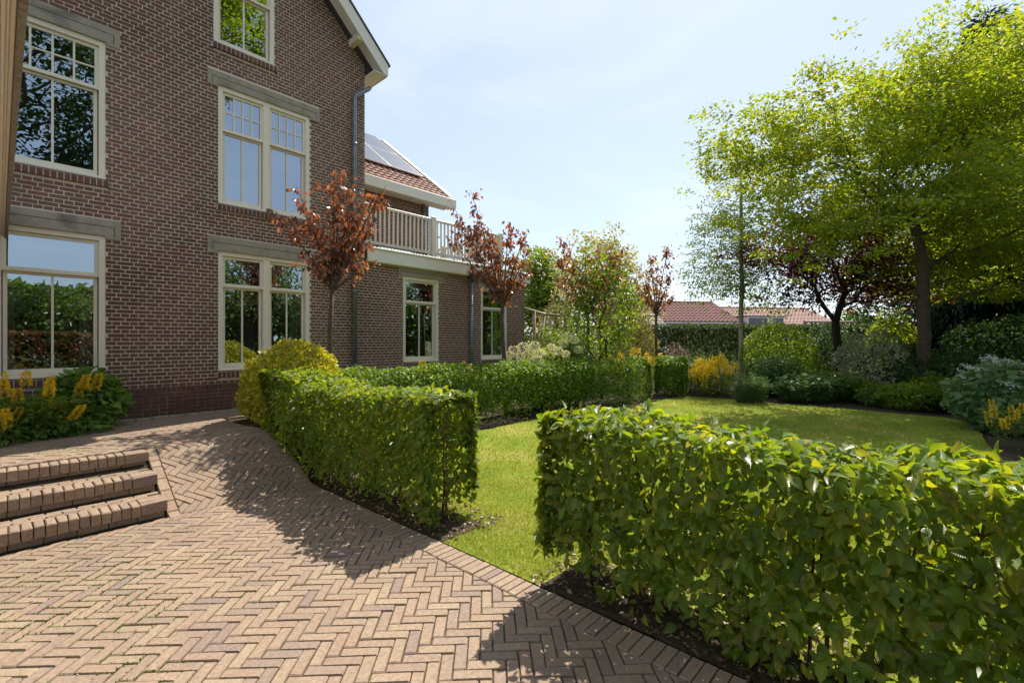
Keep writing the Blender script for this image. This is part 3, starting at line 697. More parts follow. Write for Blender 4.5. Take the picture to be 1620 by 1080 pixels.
def railing(p0, p1, posts, z0=4.02, z1=4.97):
    r = tag(bpy.data.objects.new('railing', None)); COL.objects.link(r); r.parent = house
    p0, p1 = np.array(p0, float), np.array(p1, float); L = np.linalg.norm(p1-p0); d = (p1-p0)/L; alongx = abs(d[0]) > .5
    def bar(a, b, hw, c, e, name):
        pa, pb = p0+d*a, p0+d*b
        if alongx: o = MB().box(pa[0], pb[0], pa[1]-hw, pa[1]+hw, c, e, .006)
        else: o = MB().box(pa[0]-hw, pa[0]+hw, pa[1], pb[1], c, e, .006)
        o.build(name, M['cream'], r)
    bar(0, L, .035, z1-.06, z1, 'handrail'); bar(0, L, .025, z0, z0+.07, 'bottom_rail')
    for t in posts: bar(t-.065, t+.065, .07, 3.74, z1+.05, 'post')
    t = .1; bm_ = MB().box(-.018, .018, -.018, .018, 0, z1-z0-.132, .003, 0).mesh('baluster'); bm_.materials.append(M['cream'])
    while t < L-.05:
        if all(abs(t-u) > .1 for u in posts):
            p = p0+d*t; o = link('baluster', bm_, None, r, (p[0], p[1], z0+.0705))
        t += .125
    return r
railing((EAVE_S+.03, 9.9), (10.45, 9.9), [.05, 2.45, 4.1, 5.05]); railing((10.45, 9.98), (10.45, 15.5), [2.7, 5.4]); railing((8.8, 15.6), (10.4, 15.6), [1.5])
# upper rear block of the wing with solar panels
uy = 11.0; ub = MB(); ub.box(EAVE_S+.001, 8.5, uy+.006, 17.8, 3.71, 6.0, r=0)
ub.prism([(uy+.006, 6.0), (17.8, 6.0), (14.4, 8.5)], EAVE_S+.001, 8.5, 'x', 0)
up = ub.build('upper_block', M['mortar'], house)
lay_bricks(brickwall(uy, (3.72, 6.0), lambda z: (EAVE_S, 8.5), []), uy, M['brick'], up, 0)
sidebricks(8.5, uy, 17.8, 3.75, 6.0, up)
MB().tube([(8.28, uy-.06, 3.7), (8.28, uy-.06, 5.9)], .04, 10).build('drainpipe', M['zinc'], up, True)
sl_ = math.atan2(2.72, 3.62); cs, ss = cos(sl_), sin(sl_); Y0, Z0 = uy-.35, 5.93
def onroof(x, u, h=0): return (x, Y0+u*cs-h*ss, Z0+u*ss+h*cs)
r2 = MB(); Lr = 4.55
r2.add([onroof(EAVE_S, 0, -.1), onroof(9.0, 0, -.1), onroof(9.0, Lr, -.1), onroof(EAVE_S, Lr, -.1), onroof(EAVE_S, 0, 0), onroof(9.0, 0, 0), onroof(9.0, Lr, 0), onroof(EAVE_S, Lr, 0)],
       [(0, 3, 2, 1), (4, 5, 6, 7), (0, 1, 5, 4), (1, 2, 6, 5), (2, 3, 7, 6), (3, 0, 4, 7)], 0)
r2.add([(EAVE_S, Y0+Lr*cs, Z0+Lr*ss), (9.0, Y0+Lr*cs, Z0+Lr*ss), (9.0, Y0+2*Lr*cs, Z0), (EAVE_S, Y0+2*Lr*cs, Z0)], [(0, 1, 2, 3)], 0)
ur = r2.build('tiled_roof', M['tile'], house)
def tiles(name, m, par, x0, x1, u0, u1, on, tw=.2, tl=.24):
    q = MB(); u = u0
    while u < u1:
        x = x0
        while x < x1-.05:
            vs = []
            for a in (0, 1):
                for k in range(5):
                    ph = k/4; vs.append(on(x+ph*tw, u+a*tl*1.08, (.17*tw if a == 0 else .03*tw)+.16*tw*sin(ph*pi)))
            for k in (0, 4): pass
            vs += [on(x, u, .0), on(x+tw, u, .0)]
            q.add(vs, [(0, 1, 6, 5), (1, 2, 7, 6), (2, 3, 8, 7), (3, 4, 9, 8), (10, 4, 3, 2, 1, 0)[:3]+(2, 1, 0) if False else (10, 11, 4, 3, 2, 1, 0)], random.random()); x += tw
        u += tl
    return tag(q.build(name, m, par), kind='stuff')
tiles('roof_tile', M['tile'], ur, EAVE_S+.1, 8.92, .05, 1.05, onroof)
tiles('roof_tile', M['tile'], ur, 8.5, 8.92, 1.05, Lr, onroof)
q = MB(); 
q.add([onroof(8.93, -.05, .10), onroof(9.05, -.05, .10), onroof(9.05, Lr, .10), onroof(8.93, Lr, .10), onroof(8.93, -.05, -.15), onroof(9.05, -.05, -.15), onroof(9.05, Lr, -.15), onroof(8.93, Lr, -.15)],
      [(3, 2, 1, 0)[::-1], (4, 5, 1, 0), (5, 6, 2, 1), (6, 7, 3, 2), (7, 4, 0, 3), (4, 7, 6, 5)], 0); q.build('verge_board', M['fascia'], ur)
for k in range(3):
    for r_ in range(2):
        x1_ = 8.66-k*1.13; x0_ = x1_-1.1; u0 = 1.12+r_*1.68; u1 = u0+1.65
        c8 = [onroof(x, u, h) for h in (.09, .13) for x, u in ((x0_, u0), (x1_, u0), (x1_, u1), (x0_, u1))]
        pf = MB().add(c8, [(3, 2, 1, 0), (4, 5, 6, 7), (0, 1, 5, 4), (1, 2, 6, 5), (2, 3, 7, 6), (3, 0, 4, 7)], 0).build('solar_panel', M['alu'], ur)
        e = .018; c4 = [onroof(x, u, .1325) for x, u in ((x0_+e, u0+e), (x1_-e, u0+e), (x1_-e, u1-e), (x0_+e, u1-e))]
        MB().add(c4, [(0, 1, 2, 3)], 0).build('panel_glass', M['solar'], pf)
gt = MB().box(EAVE_S+.01, 9.12, Y0-.16, Y0+.02, Z0-.30, Z0-.03, .01); gt.build('gutter_board', M['fascia'], ur)
MB().box(EAVE_S+.01, 9.05, Y0+.021, uy+.0, Z0-.26, Z0-.235, .003).build('eaves_soffit', M['cream'], ur)

# porch roof overhead at the left
porch = thing('porch_canopy', 'tan soffit and moulded edge of the porch roof overhead at the left', 'canopy', loc=(-1, 6, 3))
def pc(name, m, x0, x1, z0, z1, ya=.7, yb_=8.97, bev=.004):
    o = MB().box(x0+1, x1+1, ya-6, yb_-6, z0-3, z1-3, bev).build(name, m, porch); return o
pc('edge_board', M['wooddark'], .052, .08, 3.04, 3.42); pc('moulding', M['cream'], .034, .0505, 3.055, 3.3); pc('moulding', M['white'], .020, .0335, 3.068, 3.3); pc('moulding', M['tan'], .006, .0195, 3.05, 3.3)
pc('moulding', M['white'], -.001, .0055, 3.075, 3.3)
x = -.002
for k in range(18): pc('soffit_board', M['tan'], x-.118, x-.002, 3.06+.001*(k % 2), 3.085); x -= .12
pc('roof_deck', M['zincd'], -2.2, .09, 3.421, 3.46, .68, 8.98); pc('beam', M['cream'], -2.2, -2.05, 3.0, 3.42)
for yy in (.9, 4.9): pc('porch_post', M['cream'], -2.2, -2.05, .0, 2.999, yy, yy+.15)

# ------------------------------------------------------------------ hedges and plants
def hedge(name, label, path, width, height, z0f, n, size, m, T, stems=0, singles=0, bot=.12, shell=.7, group=None, rnd_top=.0, drape=.35, stemr=.014, gaps=0, lift=None):
    """clipped hedge along a path: leaves crowd the faces and thin out towards the inside and the foot"""
    h = thing(name, label, 'hedge', group, loc=(path[0][0], path[0][1], 0)); off = -np.array(h.location)
    path = np.array(path, float); seg = np.linalg.norm(np.diff(path, axis=0), axis=1); cum = np.r_[0, np.cumsum(seg)]; L = cum[-1]
    def at_(t):
        i = np.clip(np.searchsorted(cum, t, 'right')-1, 0, len(seg)-1); f = (t-cum[i])/seg[i]
        p = path[i]+(path[i+1]-path[i])*f[:, None]; d = unit(path[i+1]-path[i]); return p, d
    def make(n):
        t = rng.uniform(0, L, n); u = rng.uniform(-1, 1, n); v = rng.uniform(bot/height, 1, n)
        kind = rng.random(n); peri = 2*height+width
        side = kind < shell*(2*height/peri); top = (kind >= shell*(2*height/peri)) & (kind < shell)
        dpt = np.abs(rng.normal(0, .05, n)); end = (rng.random(n) < min(.3, (width*1.0)/(L+width)*1.2))
        sgn = np.sign(u)
        u[side] = (sgn*(1-dpt/(width/2)))[side]; v[top] = (1-dpt/height)[top]
        t = np.where(end, np.where(rng.random(n) < .5, dpt, L-dpt), t)
        keep = rng.random(n) < np.clip((v-bot/height*.6)/.28, .15, 1); t, u, v, sgn, side, top, end = [a[keep] for a in (t, u, v, sgn, side, top, end)]
        p, d = at_(t); nr = np.c_[d[:, 1], -d[:, 0]]; k = len(t)
        taper = np.clip(.85+.3*v, 0, 1.0); uu = u*taper
        topz = height*(1-rnd_top*u*u)+.03*np.sin(t*3.1)+.018*np.sin(t*9+u*4)
        bulge = .03*np.sin(t*4.3+v*5)+.02*np.sin(t*11+v*9)
        xy = p+nr*(uu*(width/2)+np.sign(u)*bulge*np.abs(u))[:, None]
        z = z0f(xy[:, 0], xy[:, 1])+v*topz+rng.normal(0, .012, k)
        P = np.c_[xy, z]
        N3 = np.c_[nr*u[:, None], np.zeros(k)]*(1.0*(side[:, None]))+UP*(.35+.9*top[:, None])+rng.normal(0, .5, (k, 3))
        e = np.where(t < L/2, -1, 1)*end; N3 += np.c_[d*e[:, None], np.zeros(k)]*1.0
        D = np.c_[nr*u[:, None]*.6, np.full(k, -drape)]+rng.normal(0, .55, (k, 3))
        D[top] = (rng.normal(0, 1, (top.sum(), 3))*[1, 1, .35]+[0, 0, .25])
        return P, D, N3
    P, D, N3 = make(n)
    if gaps:
        g_ = blob_noise(P*[1, 2.6, 2.6], 1.3, 2.0)+.5*blob_noise(P, 4.1, 5.0); top_ = P[:, 2] > height*.88
        lf = np.clip((P[:, 1]-lift)/.5, 0, 1) if lift is not None else 0
        top_ = top_ & True; low = P[:, 2] < .06+.2*lf+.05*np.sin(P[:, 1]*9)
        ok = top_ | (rng.random(len(P)) > gaps*np.clip((g_-.05)*2.2, 0, 1)); ok &= ~low; P, D, N3 = P[ok], D[ok], N3[ok]
    S = size*rng.uniform(.55, 1.25, len(P))
    leaves('foliage' if not singles else 'leaf', h, m, T, P+off, D, N3, S, 0) if not singles else None
    if singles:
        # bring the camera point into the hedge's own frame while choosing the nearest leaves
        global CAMP; keepc = CAMP; CAMP = CAMP+off; leaves('leaf', h, m, T, P+off, D, N3, S, singles); CAMP = keepc
    # long shoots standing out of the clipped top
    if stems:
        st = MB(); 
        for i in range(stems):
            t = (i+.5+random.uniform(-.35, .35))*L/stems; p, d = at_(np.array([t])); p = p[0]+np.array([random.gauss(0, .05), random.gauss(0, .05)])
            z = float(z0f(np.array([p[0]]), np.array([p[1]]))[0]); 
            for b in range(random.choice((1, 2, 2))):
                x, y = p+np.array([random.gauss(0, .035), random.gauss(0, .035)]); r = random.uniform(.6, 1.3)*stemr; pts = [(x, y, z-.03)]; lx, ly = random.gauss(0, .018), random.gauss(0, .03)
                for k in range(1, 7): pts.append((x+lx*k+random.gauss(0, .012), y+ly*k*.7+random.gauss(0, .012), z+height*.9*k/6))
                st.tube([np.array(q)+off for q in pts], [r*(1-.13*k) for k in range(7)], 7)
                for c in range(14):
                    k = random.randint(1, 5); a = np.array(pts[k]); dr = np.array([random.gauss(0, 1), random.gauss(0, 1), random.uniform(.1, .9)]); dr /= np.linalg.norm(dr); Lb = random.uniform(.08, .19)
                    mid = a+dr*Lb*.5+np.array([0, 0, .02]); st.tube([a+off, mid+off, a+dr*Lb+off+np.array([0, 0, .03])], [r*.3, r*.2, r*.1], 4, cap=False)
        o = st.build('stem', M['stem'], h, True); o['kind'] = 'stuff'
    return h
zg = gzv
flat = lambda x, y: np.zeros(len(x))
hedge('hornbeam_hedge', 'clipped hornbeam hedge nearest the viewer, right of the lawn gap, showing stems at its foot', [(2.87, 2.03), (2.85, 1.2), (2.80, .4), (2.78, -1.6)], .62, 1.16, flat, 19500, .077, M['horn'], T_NEAR, stems=14, singles=300, bot=.05, shell=.62, gaps=.5, stemr=.017, lift=1.45)
hedge('hornbeam_hedge', 'clipped hornbeam hedge left of the lawn gap running up to the golden shrub', [(2.84, 3.34), (2.82, 4.4), (2.78, 5.6), (2.74, 6.75)], .64, 1.17, lambda x, y: gzv(x, y)*.28, 17500, .072, M['horn'], T_OV, stems=14, singles=300, bot=.09, shell=.7)
hedge('hornbeam_hedge', 'low clipped hedge across the lawn in front of the side wing', [(3.3, 7.35), (6.2, 7.1), (8.3, 7.1), (10.2, 6.75), (11.9, 6.0)],   .95, 1.24, flat, 36000, .068, M['hornfar'], T_DIA, stems=0, bot=.03, rnd_top=.17, shell=.9)
hedge('hornbeam_hedge', 'short hedge block at the far corner of the lawn beside the yellow flowers', [tuple(at(1040, 15.0)[:2]), tuple(at(1085, 14.6)[:2])], .9, 1.2, flat, 6500, .08, M['hornfar'], T_DIA, bot=.02, rnd_top=.2)
hedge('boundary_hedge', 'tall dark boundary hedge in front of the red roofs', [tuple(at(1010, 23)[:2]), tuple(at(1250, 22)[:2]), tuple(at(1460, 21)[:2])], 1.3, 2.5, flat, 26000, .15, M['dark'], T_DIA, bot=.02, shell=.85, rnd_top=.06)
hedge('boundary_hedge', 'distant green hedge behind the timber frame', [tuple(at(700, 27)[:2]), tuple(at(1010, 25)[:2])], 1.3, 1.9, flat, 12000, .16, M['hornfar'], T_DIA, bot=.02, shell=.85)

def shrub(name, label, cat, c, rad, n, size, m, T, z0=None, lump=.16, flat_bot=.0, drape=.0, up=.6, stems=0, group=None, singles=0, shell=.75, sk=1.0, seed=None, stemm='stem'):
    """bush: leaves round a lumpy ellipsoid with foliage reaching inside it"""
    seed = random.random()*50 if seed is None else seed; c = np.array(c, float)
    t = thing(name, label, cat, group, loc=(c[0], c[1], z0 if z0 is not None else max(0, c[2]-rad[2])))
    off = -np.array(t.location)
    d = rv(n); r = np.where(rng.random(n) < shell, 1-np.abs(rng.normal(0, .07, n)), rng.uniform(.3, 1, n)**.5)
    r *= 1+lump*blob_noise(d*2.2, 1.2, seed)+lump*.5*blob_noise(d*5, 1.3, seed+3)
    P = c+d*r[:, None]*np.array(rad)
    zmin = (t.location[2]+flat_bot); ok = P[:, 2] > zmin; P, d = P[ok], d[ok]; k = len(P)
    N3 = d*[1, 1, .7]+UP*up+rng.normal(0, .45, (k, 3)); D = d*[.8, .8, .3]+rng.normal(0, .55, (k, 3))+UP*(-drape)
    S = size*rng.uniform(.6, 1.25, k)*sk
    if singles:
        global CAMP; kc = CAMP; CAMP = CAMP+off; leaves('leaf', t, m, T, P+off, D, N3, S, singles); CAMP = kc
    else: leaves('foliage', t, m, T, P+off, D, N3, S)
    if stems:
        q = MB()
        for i in range(stems):
            a = random.uniform(0, 2*pi); e = c+np.array([cos(a)*rad[0]*.6, sin(a)*rad[1]*.6, rad[2]*.5]); b = np.array([c[0]+cos(a)*.12, c[1]+sin(a)*.12, t.location[2]-.03])
            mid = (b+e)/2+np.array([0, 0, .08]); q.tube([b+off, mid+off, e+off], [.018*sk, .013*sk, .006], 6)
        q.build('branch', M[stemm], t, True)
    return t

# golden dome beside the front hedge
shrub('golden_shrub', 'rounded golden yellow shrub in front of the double window', 'shrub', (3.12, 7.45, .95), (.72, .74, .72), 13000, .062, M['golden'], T_OV, z0=.36, lump=.09, stems=8, shell=.85, drape=-.3)

def perennials(px, ytop, d, wpx, label, m, nsh, ls, per=16, T=T_OV, depth=None, cat='plant'):
    p = at(px, d); h = zz(ytop, d); r = wpx/2/FL*d; dp = depth or r*.7; t = thing('perennial_clump', label, cat, loc=(p[0], p[1], 0)); P = []; D = []; q = MB()
    for i in range(nsh):
        a = random.uniform(0, 2*pi); rr = random.random()**.5; u = cos(a)*rr*r; v = sin(a)*rr*dp; bx, by = u*ST+v*CT, -u*CT+v*ST; hh = h*random.uniform(.6, 1.04)*(1-.25*rr*rr)
        top = np.array([bx*1.15+random.gauss(0, .05), by*1.15+random.gauss(0, .05), hh]); bot = np.array([bx*.8, by*.8, 0.]); q.tube([bot, (bot+top)/2+[0, 0, .02], top], [.006, .004, .002], 4, cap=False)
        k = int(per*random.uniform(.7, 1.3)); f = np.linspace(.12, 1, k)+rng.normal(0, .02, k); an = np.arange(k)*2.4+random.random()*6
        P.append(bot+(top-bot)*f[:, None]); D.append(np.c_[np.cos(an), np.sin(an), rng.uniform(.1, .9, k)])
    q.build('stem', M['gstem'], t); t.children[-1]['kind'] = 'stuff'
    P = np.concatenate(P); D = np.concatenate(D); n = len(P); leaves('foliage', t, M[m], T, P, D, UP+rng.normal(0, .3, (n, 3)), ls*rng.uniform(.7, 1.25, n)); return t

def spikes(name, label, cat, c, rad, nspike, h, hs, leafm_='mid', nleaf=900, ls=.09, group=None, z0=0., dens=120, lean=.12, T=T_LONG, petal=.02, wsp=.032, leafh=.72, vary=.72):
    """clump of upright flower spikes over narrow leaves"""
    t = thing(name, label, cat, group, loc=(c[0], c[1], z0)); 
    for i in range(nspike):
        a = random.uniform(0, 2*pi); r = random.random()**.6; x, y = cos(a)*r*rad[0], sin(a)*r*rad[1]; hh = h*random.uniform(vary, 1.05)*(1-.2*r); lx, ly = x*.25+random.gauss(0, lean)*.6, y*.25+random.gauss(0, lean)*.6
        top = np.array([x+lx, y+ly, hh]); bot = np.array([x, y, 0]); L = hs*random.uniform(.6, 1.1); dr = unit(top-bot)
        o = MB().tube([bot, (bot+top)/2+np.array([lx, ly, 0])*-.1, top], [.005, .004, .002], 4, cap=False).build('flower_stem', M['gstem'], t)
        k = int(dens); f = rng.random(k)**.85; w_ = wsp*(1-.65*f)*(.6+.4*np.sin(np.clip(f*6, 0, pi/2))); an = rng.uniform(0, 2*pi, k)
        P = top-dr*L+dr*(f*L)[:, None]+np.c_[np.cos(an)*w_, np.sin(an)*w_, np.zeros(k)]
        leaves('flower_spike', t, M['yellow'], T_DIA, P, np.c_[np.cos(an), np.sin(an), rng.uniform(-.2, .8, k)], rv(k)+UP, petal*rng.uniform(.8, 1.4, k))
    a = rng.uniform(0, 2*pi, nleaf); r = rng.random(nleaf)**.5; z = rng.random(nleaf)**.7*h*leafh
    rr = r*(.7+.45*z/(h*leafh)); P = np.c_[np.cos(a)*rr*rad[0], np.sin(a)*rr*rad[1], z]
    D = np.c_[np.cos(a), np.sin(a), np.full(nleaf, .1)]*.8+rng.normal(0, .45, (nleaf, 3))
    leaves('foliage', t, M[leafm_], T, P, D, UP*.8+rng.normal(0, .4, (nleaf, 3)), ls*rng.uniform(.7, 1.2, nleaf)); return t
# bed at the foot of the wall, far left
spikes('yellow_loosestrife', 'yellow loosestrife clump below the ground floor window at the far left', 'flowers', (.28, 8.22), (.44, .30), 17, .92, .30, 'hyd', 900, .085, 'yellow loosestrife clumps', z0=.5, T=T_OV, dens=260, petal=.028, wsp=.042, leafh=.55, vary=.5, lean=.2)
spikes('yellow_loosestrife', 'small yellow loosestrife tuft cut off by the left picture edge', 'flowers', (.02, 7.95), (.2, .2), 7, .48, .18, 'hyd', 200, .075, 'yellow loosestrife clumps', z0=.5, T=T_OV, dens=170, petal=.026)
hy = shrub('hydrangea_bush', 'leafy hydrangea with white buds at the foot of the wall beside the yellow flowers', 'shrub', (.80, 8.66, .86), (.40, .32, .42), 900, .125, M['hyd'], T_OV2, z0=.5, lump=.1, stems=6, singles=120, up=.9)
for k in range(7):
    a = random.uniform(-2.6, -.4); o = np.array([cos(a)*.38, sin(a)*.33, random.uniform(.2, .55)]); n = 26; d = rv(n)
    leaves('flower_head', hy, M['petalw'], T_DIA, o+d*.018, d, rv(n), .016)
shrub('ground_cover', 'low dark leafed perennial spilling onto the terrace below the yellow flowers', 'plant', (.38, 8.28, .56), (.62, .26, .22), 900, .075, M['hyd'], T_OV2, z0=.5, lump=.2, up=1.2)

# ------------------------------------------------------------------ trees
def grow(base, trunk, targets, r0, up=.3, wob=.1, rexp=.5):
    """branches: every target joins the nearest point of the skeleton grown so far"""
    nodes = []; par = []; plen = []; base = np.array(base, float)
    pts = [np.array(p, float) for p in trunk]
    fine = [pts[0]]
    for a, b in zip(pts[:-1], pts[1:]):
        k = max(2, int(np.linalg.norm(b-a)/.35))
        for i in range(1, k+1): fine.append(a+(b-a)*i/k+(rng.normal(0, .012, 3)*[1, 1, 0]))
    for i, p in enumerate(fine): nodes.append(p); par.append(i-1); plen.append(max(0, i-len(fine)*.5)*.3)
    nt_ = len(fine); start = max(1, int(nt_*.42))
    tg = sorted([np.array(t_, float) for t_ in targets], key=lambda t_: np.linalg.norm(t_-fine[-1])+.4*abs(t_[2]-fine[-1][2]))
    tips = []
    for T_ in tg:
        A = np.array(nodes); dd = np.linalg.norm(A-T_, axis=1)+.7*np.maximum(0, A[:, 2]-T_[2]+.15*dd0(A, T_)); dd[:start] += 50; dd += .42*np.array(plen)
        j = int(np.argmin(dd)); a = A[j]; L = np.linalg.norm(T_-a); k = max(2, int(L/.35)); prev = j
        ctrl = a+(T_-a)*.5+UP*L*up*.4+rng.normal(0, wob*L, 3)
        for i in range(1, k+1):
            f = i/k; p = (1-f)**2*a+2*f*(1-f)*ctrl+f*f*T_; plen.append(plen[prev]+np.linalg.norm(p-nodes[prev])); nodes.append(p); par.append(prev); prev = len(nodes)-1
        tips.append(prev)
    cnt = np.zeros(len(nodes))
    for tip in tips:
        j = tip
        while j >= 0: cnt[j] += 1; j = par[j]
    rad = r0*(np.maximum(cnt, .6)/max(1, len(tips)))**rexp
    for i in range(nt_):                                       # trunk flares at the root and keeps its girth
        rad[i] = max(rad[i], r0*(1-.45*i/nt_)); 
    rad[0] *= 1.35; rad[1] *= 1.1
    kids = {}
    for i, p in enumerate(par): kids.setdefault(p, []).append(i)
    return np.array(nodes), par, rad, kids, tips
def dd0(A, T_): return np.linalg.norm((A-T_)[:, :2], axis=1)
def skeleton(name, nodes, par, rad, kids, m, parent, off, trunk_n=0):
    q = MB(); seen = set()
    st = [0]
    while st:
        s = st.pop(); chain = [par[s]] if par[s] >= 0 else []; chain.append(s); c = s
        while kids.get(c):
            k = sorted(kids[c], key=lambda i: -rad[i]); st += k[1:]; c = k[0]; chain.append(c)
        P = [nodes[i]+off for i in chain]; R = [rad[i] for i in chain]
        if par[s] >= 0: R[0] = min(rad[par[s]], rad[s]*1.3)
        R[-1] *= .5
        if len(P) > 1: q.tube(P, R, 10 if R[0] > .08 else (7 if R[0] > .03 else 4), cap=False)
    return q.build(name, m, parent, True)
def crown_targets(n, ells, seed, lump=.18, inner=.35):
    out = []; w_ = np.array([e[3]*e[4]*e[5] for e in ells]); w_ = w_/w_.sum()
    for i in range(n):
        e = ells[rng.choice(len(ells), p=w_)]; d = rv(1)[0]; r = (rng.uniform(inner, 1)**.6)*(1+lump*float(blob_noise(d[None]*3, 1, seed)[0]))
        out.append(np.array(e[:3])+d*r*np.array(e[3:6]))
    return out
def tree(name, label, base, trunk, targets, r0, bark, lm, T, per, size, spread, cat='tree', group=None, up=.3, wob=.1, flatz=.55, droop=.1, pin=False, rexp=.5, nup=.8, clip_=None, sub=0, subr=.12):
    base = np.array(base, float); t = thing(name, label, cat, group, loc=tuple(base)); off = -base
    nodes, par, rad, kids, tips = grow(base, [base]+[np.array(p, float) for p in trunk], targets, r0, up, wob, rexp)
    skeleton('trunk', nodes, par, rad, kids, M[bark], t, off)
    P = []; D = []
    for tip in tips:
        c = nodes[tip]; pr = nodes[par[tip]]; dr = unit(c-pr); k = int(per*random.uniform(.6, 1.4)); 
        g_ = np.clip(rng.normal(0, 1, (k, 3)), -1.7, 1.7)*[spread, spread, spread*flatz]; g_[:, 2] -= droop*np.linalg.norm(g_[:, :2], axis=1)
        if sub:                                                # leaves gather in small flat sprays at the twig ends
            ns = max(3, k//sub); q_ = g_[rng.integers(0, ns, k)]; g_ = q_+rng.normal(0, 1, (k, 3))*[subr, subr, subr*.35]
        P.append(c+g_-dr*rng.uniform(0, .8, (k, 1))*spread); D.append(unit(g_+1e-3)+dr*.4)
    P = np.concatenate(P); D = np.concatenate(D)+rng.normal(0, .4, (len(P), 3))-UP*.25
    if clip_ is not None: ok = clip_(P); P, D = P[ok], D[ok]
    leaves('crown', t, M[lm], T, P+off, D, UP*nup+rng.normal(0, .45, (len(P), 3)), size*rng.uniform(.65, 1.25, len(P))); return t

# copper plums: shoots traced upward from the fork
def copper(label, px0, d, fork, tips, ybase=None, leaf=.085, nl=26, r0=.045, z0=0., singles=0, spd=.35):
    base = at(px0, d, z0); t = thing('copper_leaved_tree', label, 'tree', 'young copper leaved trees', loc=tuple(base)); off = -base
    def W3(x, y, dd=0): return np.array([*at(x, d+dd)[:2], zz(y, d+dd)])
    fk = W3(fork[0], fork[1]); tr = [base, base+(fk-base)*.35+[.02, -.01, 0], base+(fk-base)*.7+[-.01, .01, 0], fk]
    q = MB().tube([p+off for p in tr], [r0*1.2, r0, r0*.9, r0*.85], 9); P = []; D = []
    q2 = MB()
    for (x, y) in tips:
        dd = random.uniform(-spd, spd); tip = W3(x, y, dd); L = np.linalg.norm(tip-fk)
        ctrl = fk+(tip-fk)*np.array([.42, .42, .52]); pts = [((1-f)**2*fk+2*f*(1-f)*ctrl+f*f*tip) for f in np.linspace(0, 1, 9)]
        q2.tube([p+off for p in pts], [r0*.5*(1-.88*f) for f in np.linspace(0, 1, 9)], 5, cap=False)
        k = int(nl*1.0*L/1.0); f = rng.uniform(.06, 1, k)**.75
        b = ((1-f)**2)[:, None]*fk+(2*f*(1-f))[:, None]*ctrl+(f*f)[:, None]*tip
        sp_ = .05+.10*(1-f); o = rng.normal(0, 1, (k, 3))*sp_[:, None]*[1, 1, .6]; P.append(b+o); D.append(o*3+rng.normal(0, .3, (k, 3))-UP*.75)
        for s_ in range(max(2, int(L*2.2))):                    # side twigs
            f = random.uniform(.4, .9); a = (1-f)**2*fk+2*f*(1-f)*ctrl+f*f*tip; v = unit(np.array([random.gauss(0, 1), random.gauss(0, 1), random.uniform(.3, 1.2)])); l = random.uniform(.15, .42)*min(1, L/1.5)
            q2.tube([a+off, a+v*l*.5+off, a+v*l+off], [.006, .004, .002], 4, cap=False)
            k = int(10+nl*.35); u = rng.random(k); o = rng.normal(0, .05, (k, 3)); P.append(a+v*l*u[:, None]+o); D.append(o*6+rng.normal(0, .3, (k, 3))-UP*.7)
    q.build('trunk', M['bark'], t, True); q2.build('branch', M['bark'], t, True)
    P = np.concatenate(P); D = np.concatenate(D); n = len(P)
    global CAMP; kc = CAMP; CAMP = CAMP+off
    leaves('leaf' if singles else 'crown', t, M['copper'], T_OV if d < 12 else T_DIA, P+off, D, rng.normal(0, 1, (n, 3))+UP*.2, leaf*rng.uniform(.7, 1.25, n), singles); CAMP = kc
copper('young copper leaved tree in front of the drainpipe, rising from behind the golden shrub', 517, 7.9, (526, 462),
       [(529, 262), (468, 292), (432, 332), (492, 330), (560, 300), (612, 292), (572, 340), (545, 365), (595, 352), (598, 410), (480, 400), (520, 330), (575, 320), (540, 300), (515, 380)], z0=.3, singles=200, nl=24, leaf=.10, r0=.042)
copper('copper leaved tree with tall shoots before the last wing window and railing', 800, 11.2, (795, 487),
       [(712, 318), (744, 300), (722, 350), (776, 362), (806, 350), (834, 362), (848, 420), (762, 430), (790, 400), (820, 400), (705, 372), (838, 395), (775, 430), (808, 440), (752, 395)], nl=25, leaf=.10, r0=.055)
copper('copper leaved tree mixed with the variegated maple behind the low hedge', 938, 14, (930, 500),
       [(884, 374), (868, 393), (900, 400), (925, 388), (948, 392), (972, 398), (880, 440), (915, 430), (955, 430), (990, 425), (905, 455), (985, 392)], nl=22, leaf=.12, r0=.05)
copper('slender copper leaved tree right of the maple with sky behind its top', 1039, 15.5, (1038, 500),
       [(1027, 398), (1058, 386), (1064, 430), (1012, 420), (1040, 425), (1000, 440), (1050, 460), (1022, 455), (1066, 465)], nl=17, leaf=.12, r0=.05)

# big locust over the right side
d = 13.5; b = at(1462, d); L = []
def E(x, y, dd, rx, ry, rz): p = at(x, d+dd); return (p[0], p[1], zz(y, d+dd), rx, ry, rz)
ells = [E(1330, 205, 0, 2.9, 2.9, 1.6), E(1245, 222, -.5, 2.3, 2.3, 1.4), E(1165, 228, 0, 1.15, 1.15, .8), E(1480, 158, .3, 3.0, 3.0, 1.7), E(1600, 150, .5, 3.2, 3.2, 2.2), E(1620, 330, 0, 2.7, 2.7, 2.0), E(1440, 300, -.3, 2.8, 2.8, 1.0), E(1560, 430, .5, 1.9, 1.9, 1.0), E(1330, 345, -1.2, 1.8, 1.8, .6), E(1285, 385, -1.6, 1.6, 1.6, .65), E(1375, 395, -1.2, 1.2, 1.2, .5), E(1420, 425, 3.0, 2.0, 2.0, 1.1), E(1520, 400, 2.5, 1.8, 1.8, .9), E(1245, 335, -1, 1.5, 1.5, .6), E(1128, 262, 0, .7, .7, .5), E(1500, 350, 1.5, 2.2, 2.2, 1.2)]
tg = crown_targets(760, ells, 3, inner=.25, lump=.3)
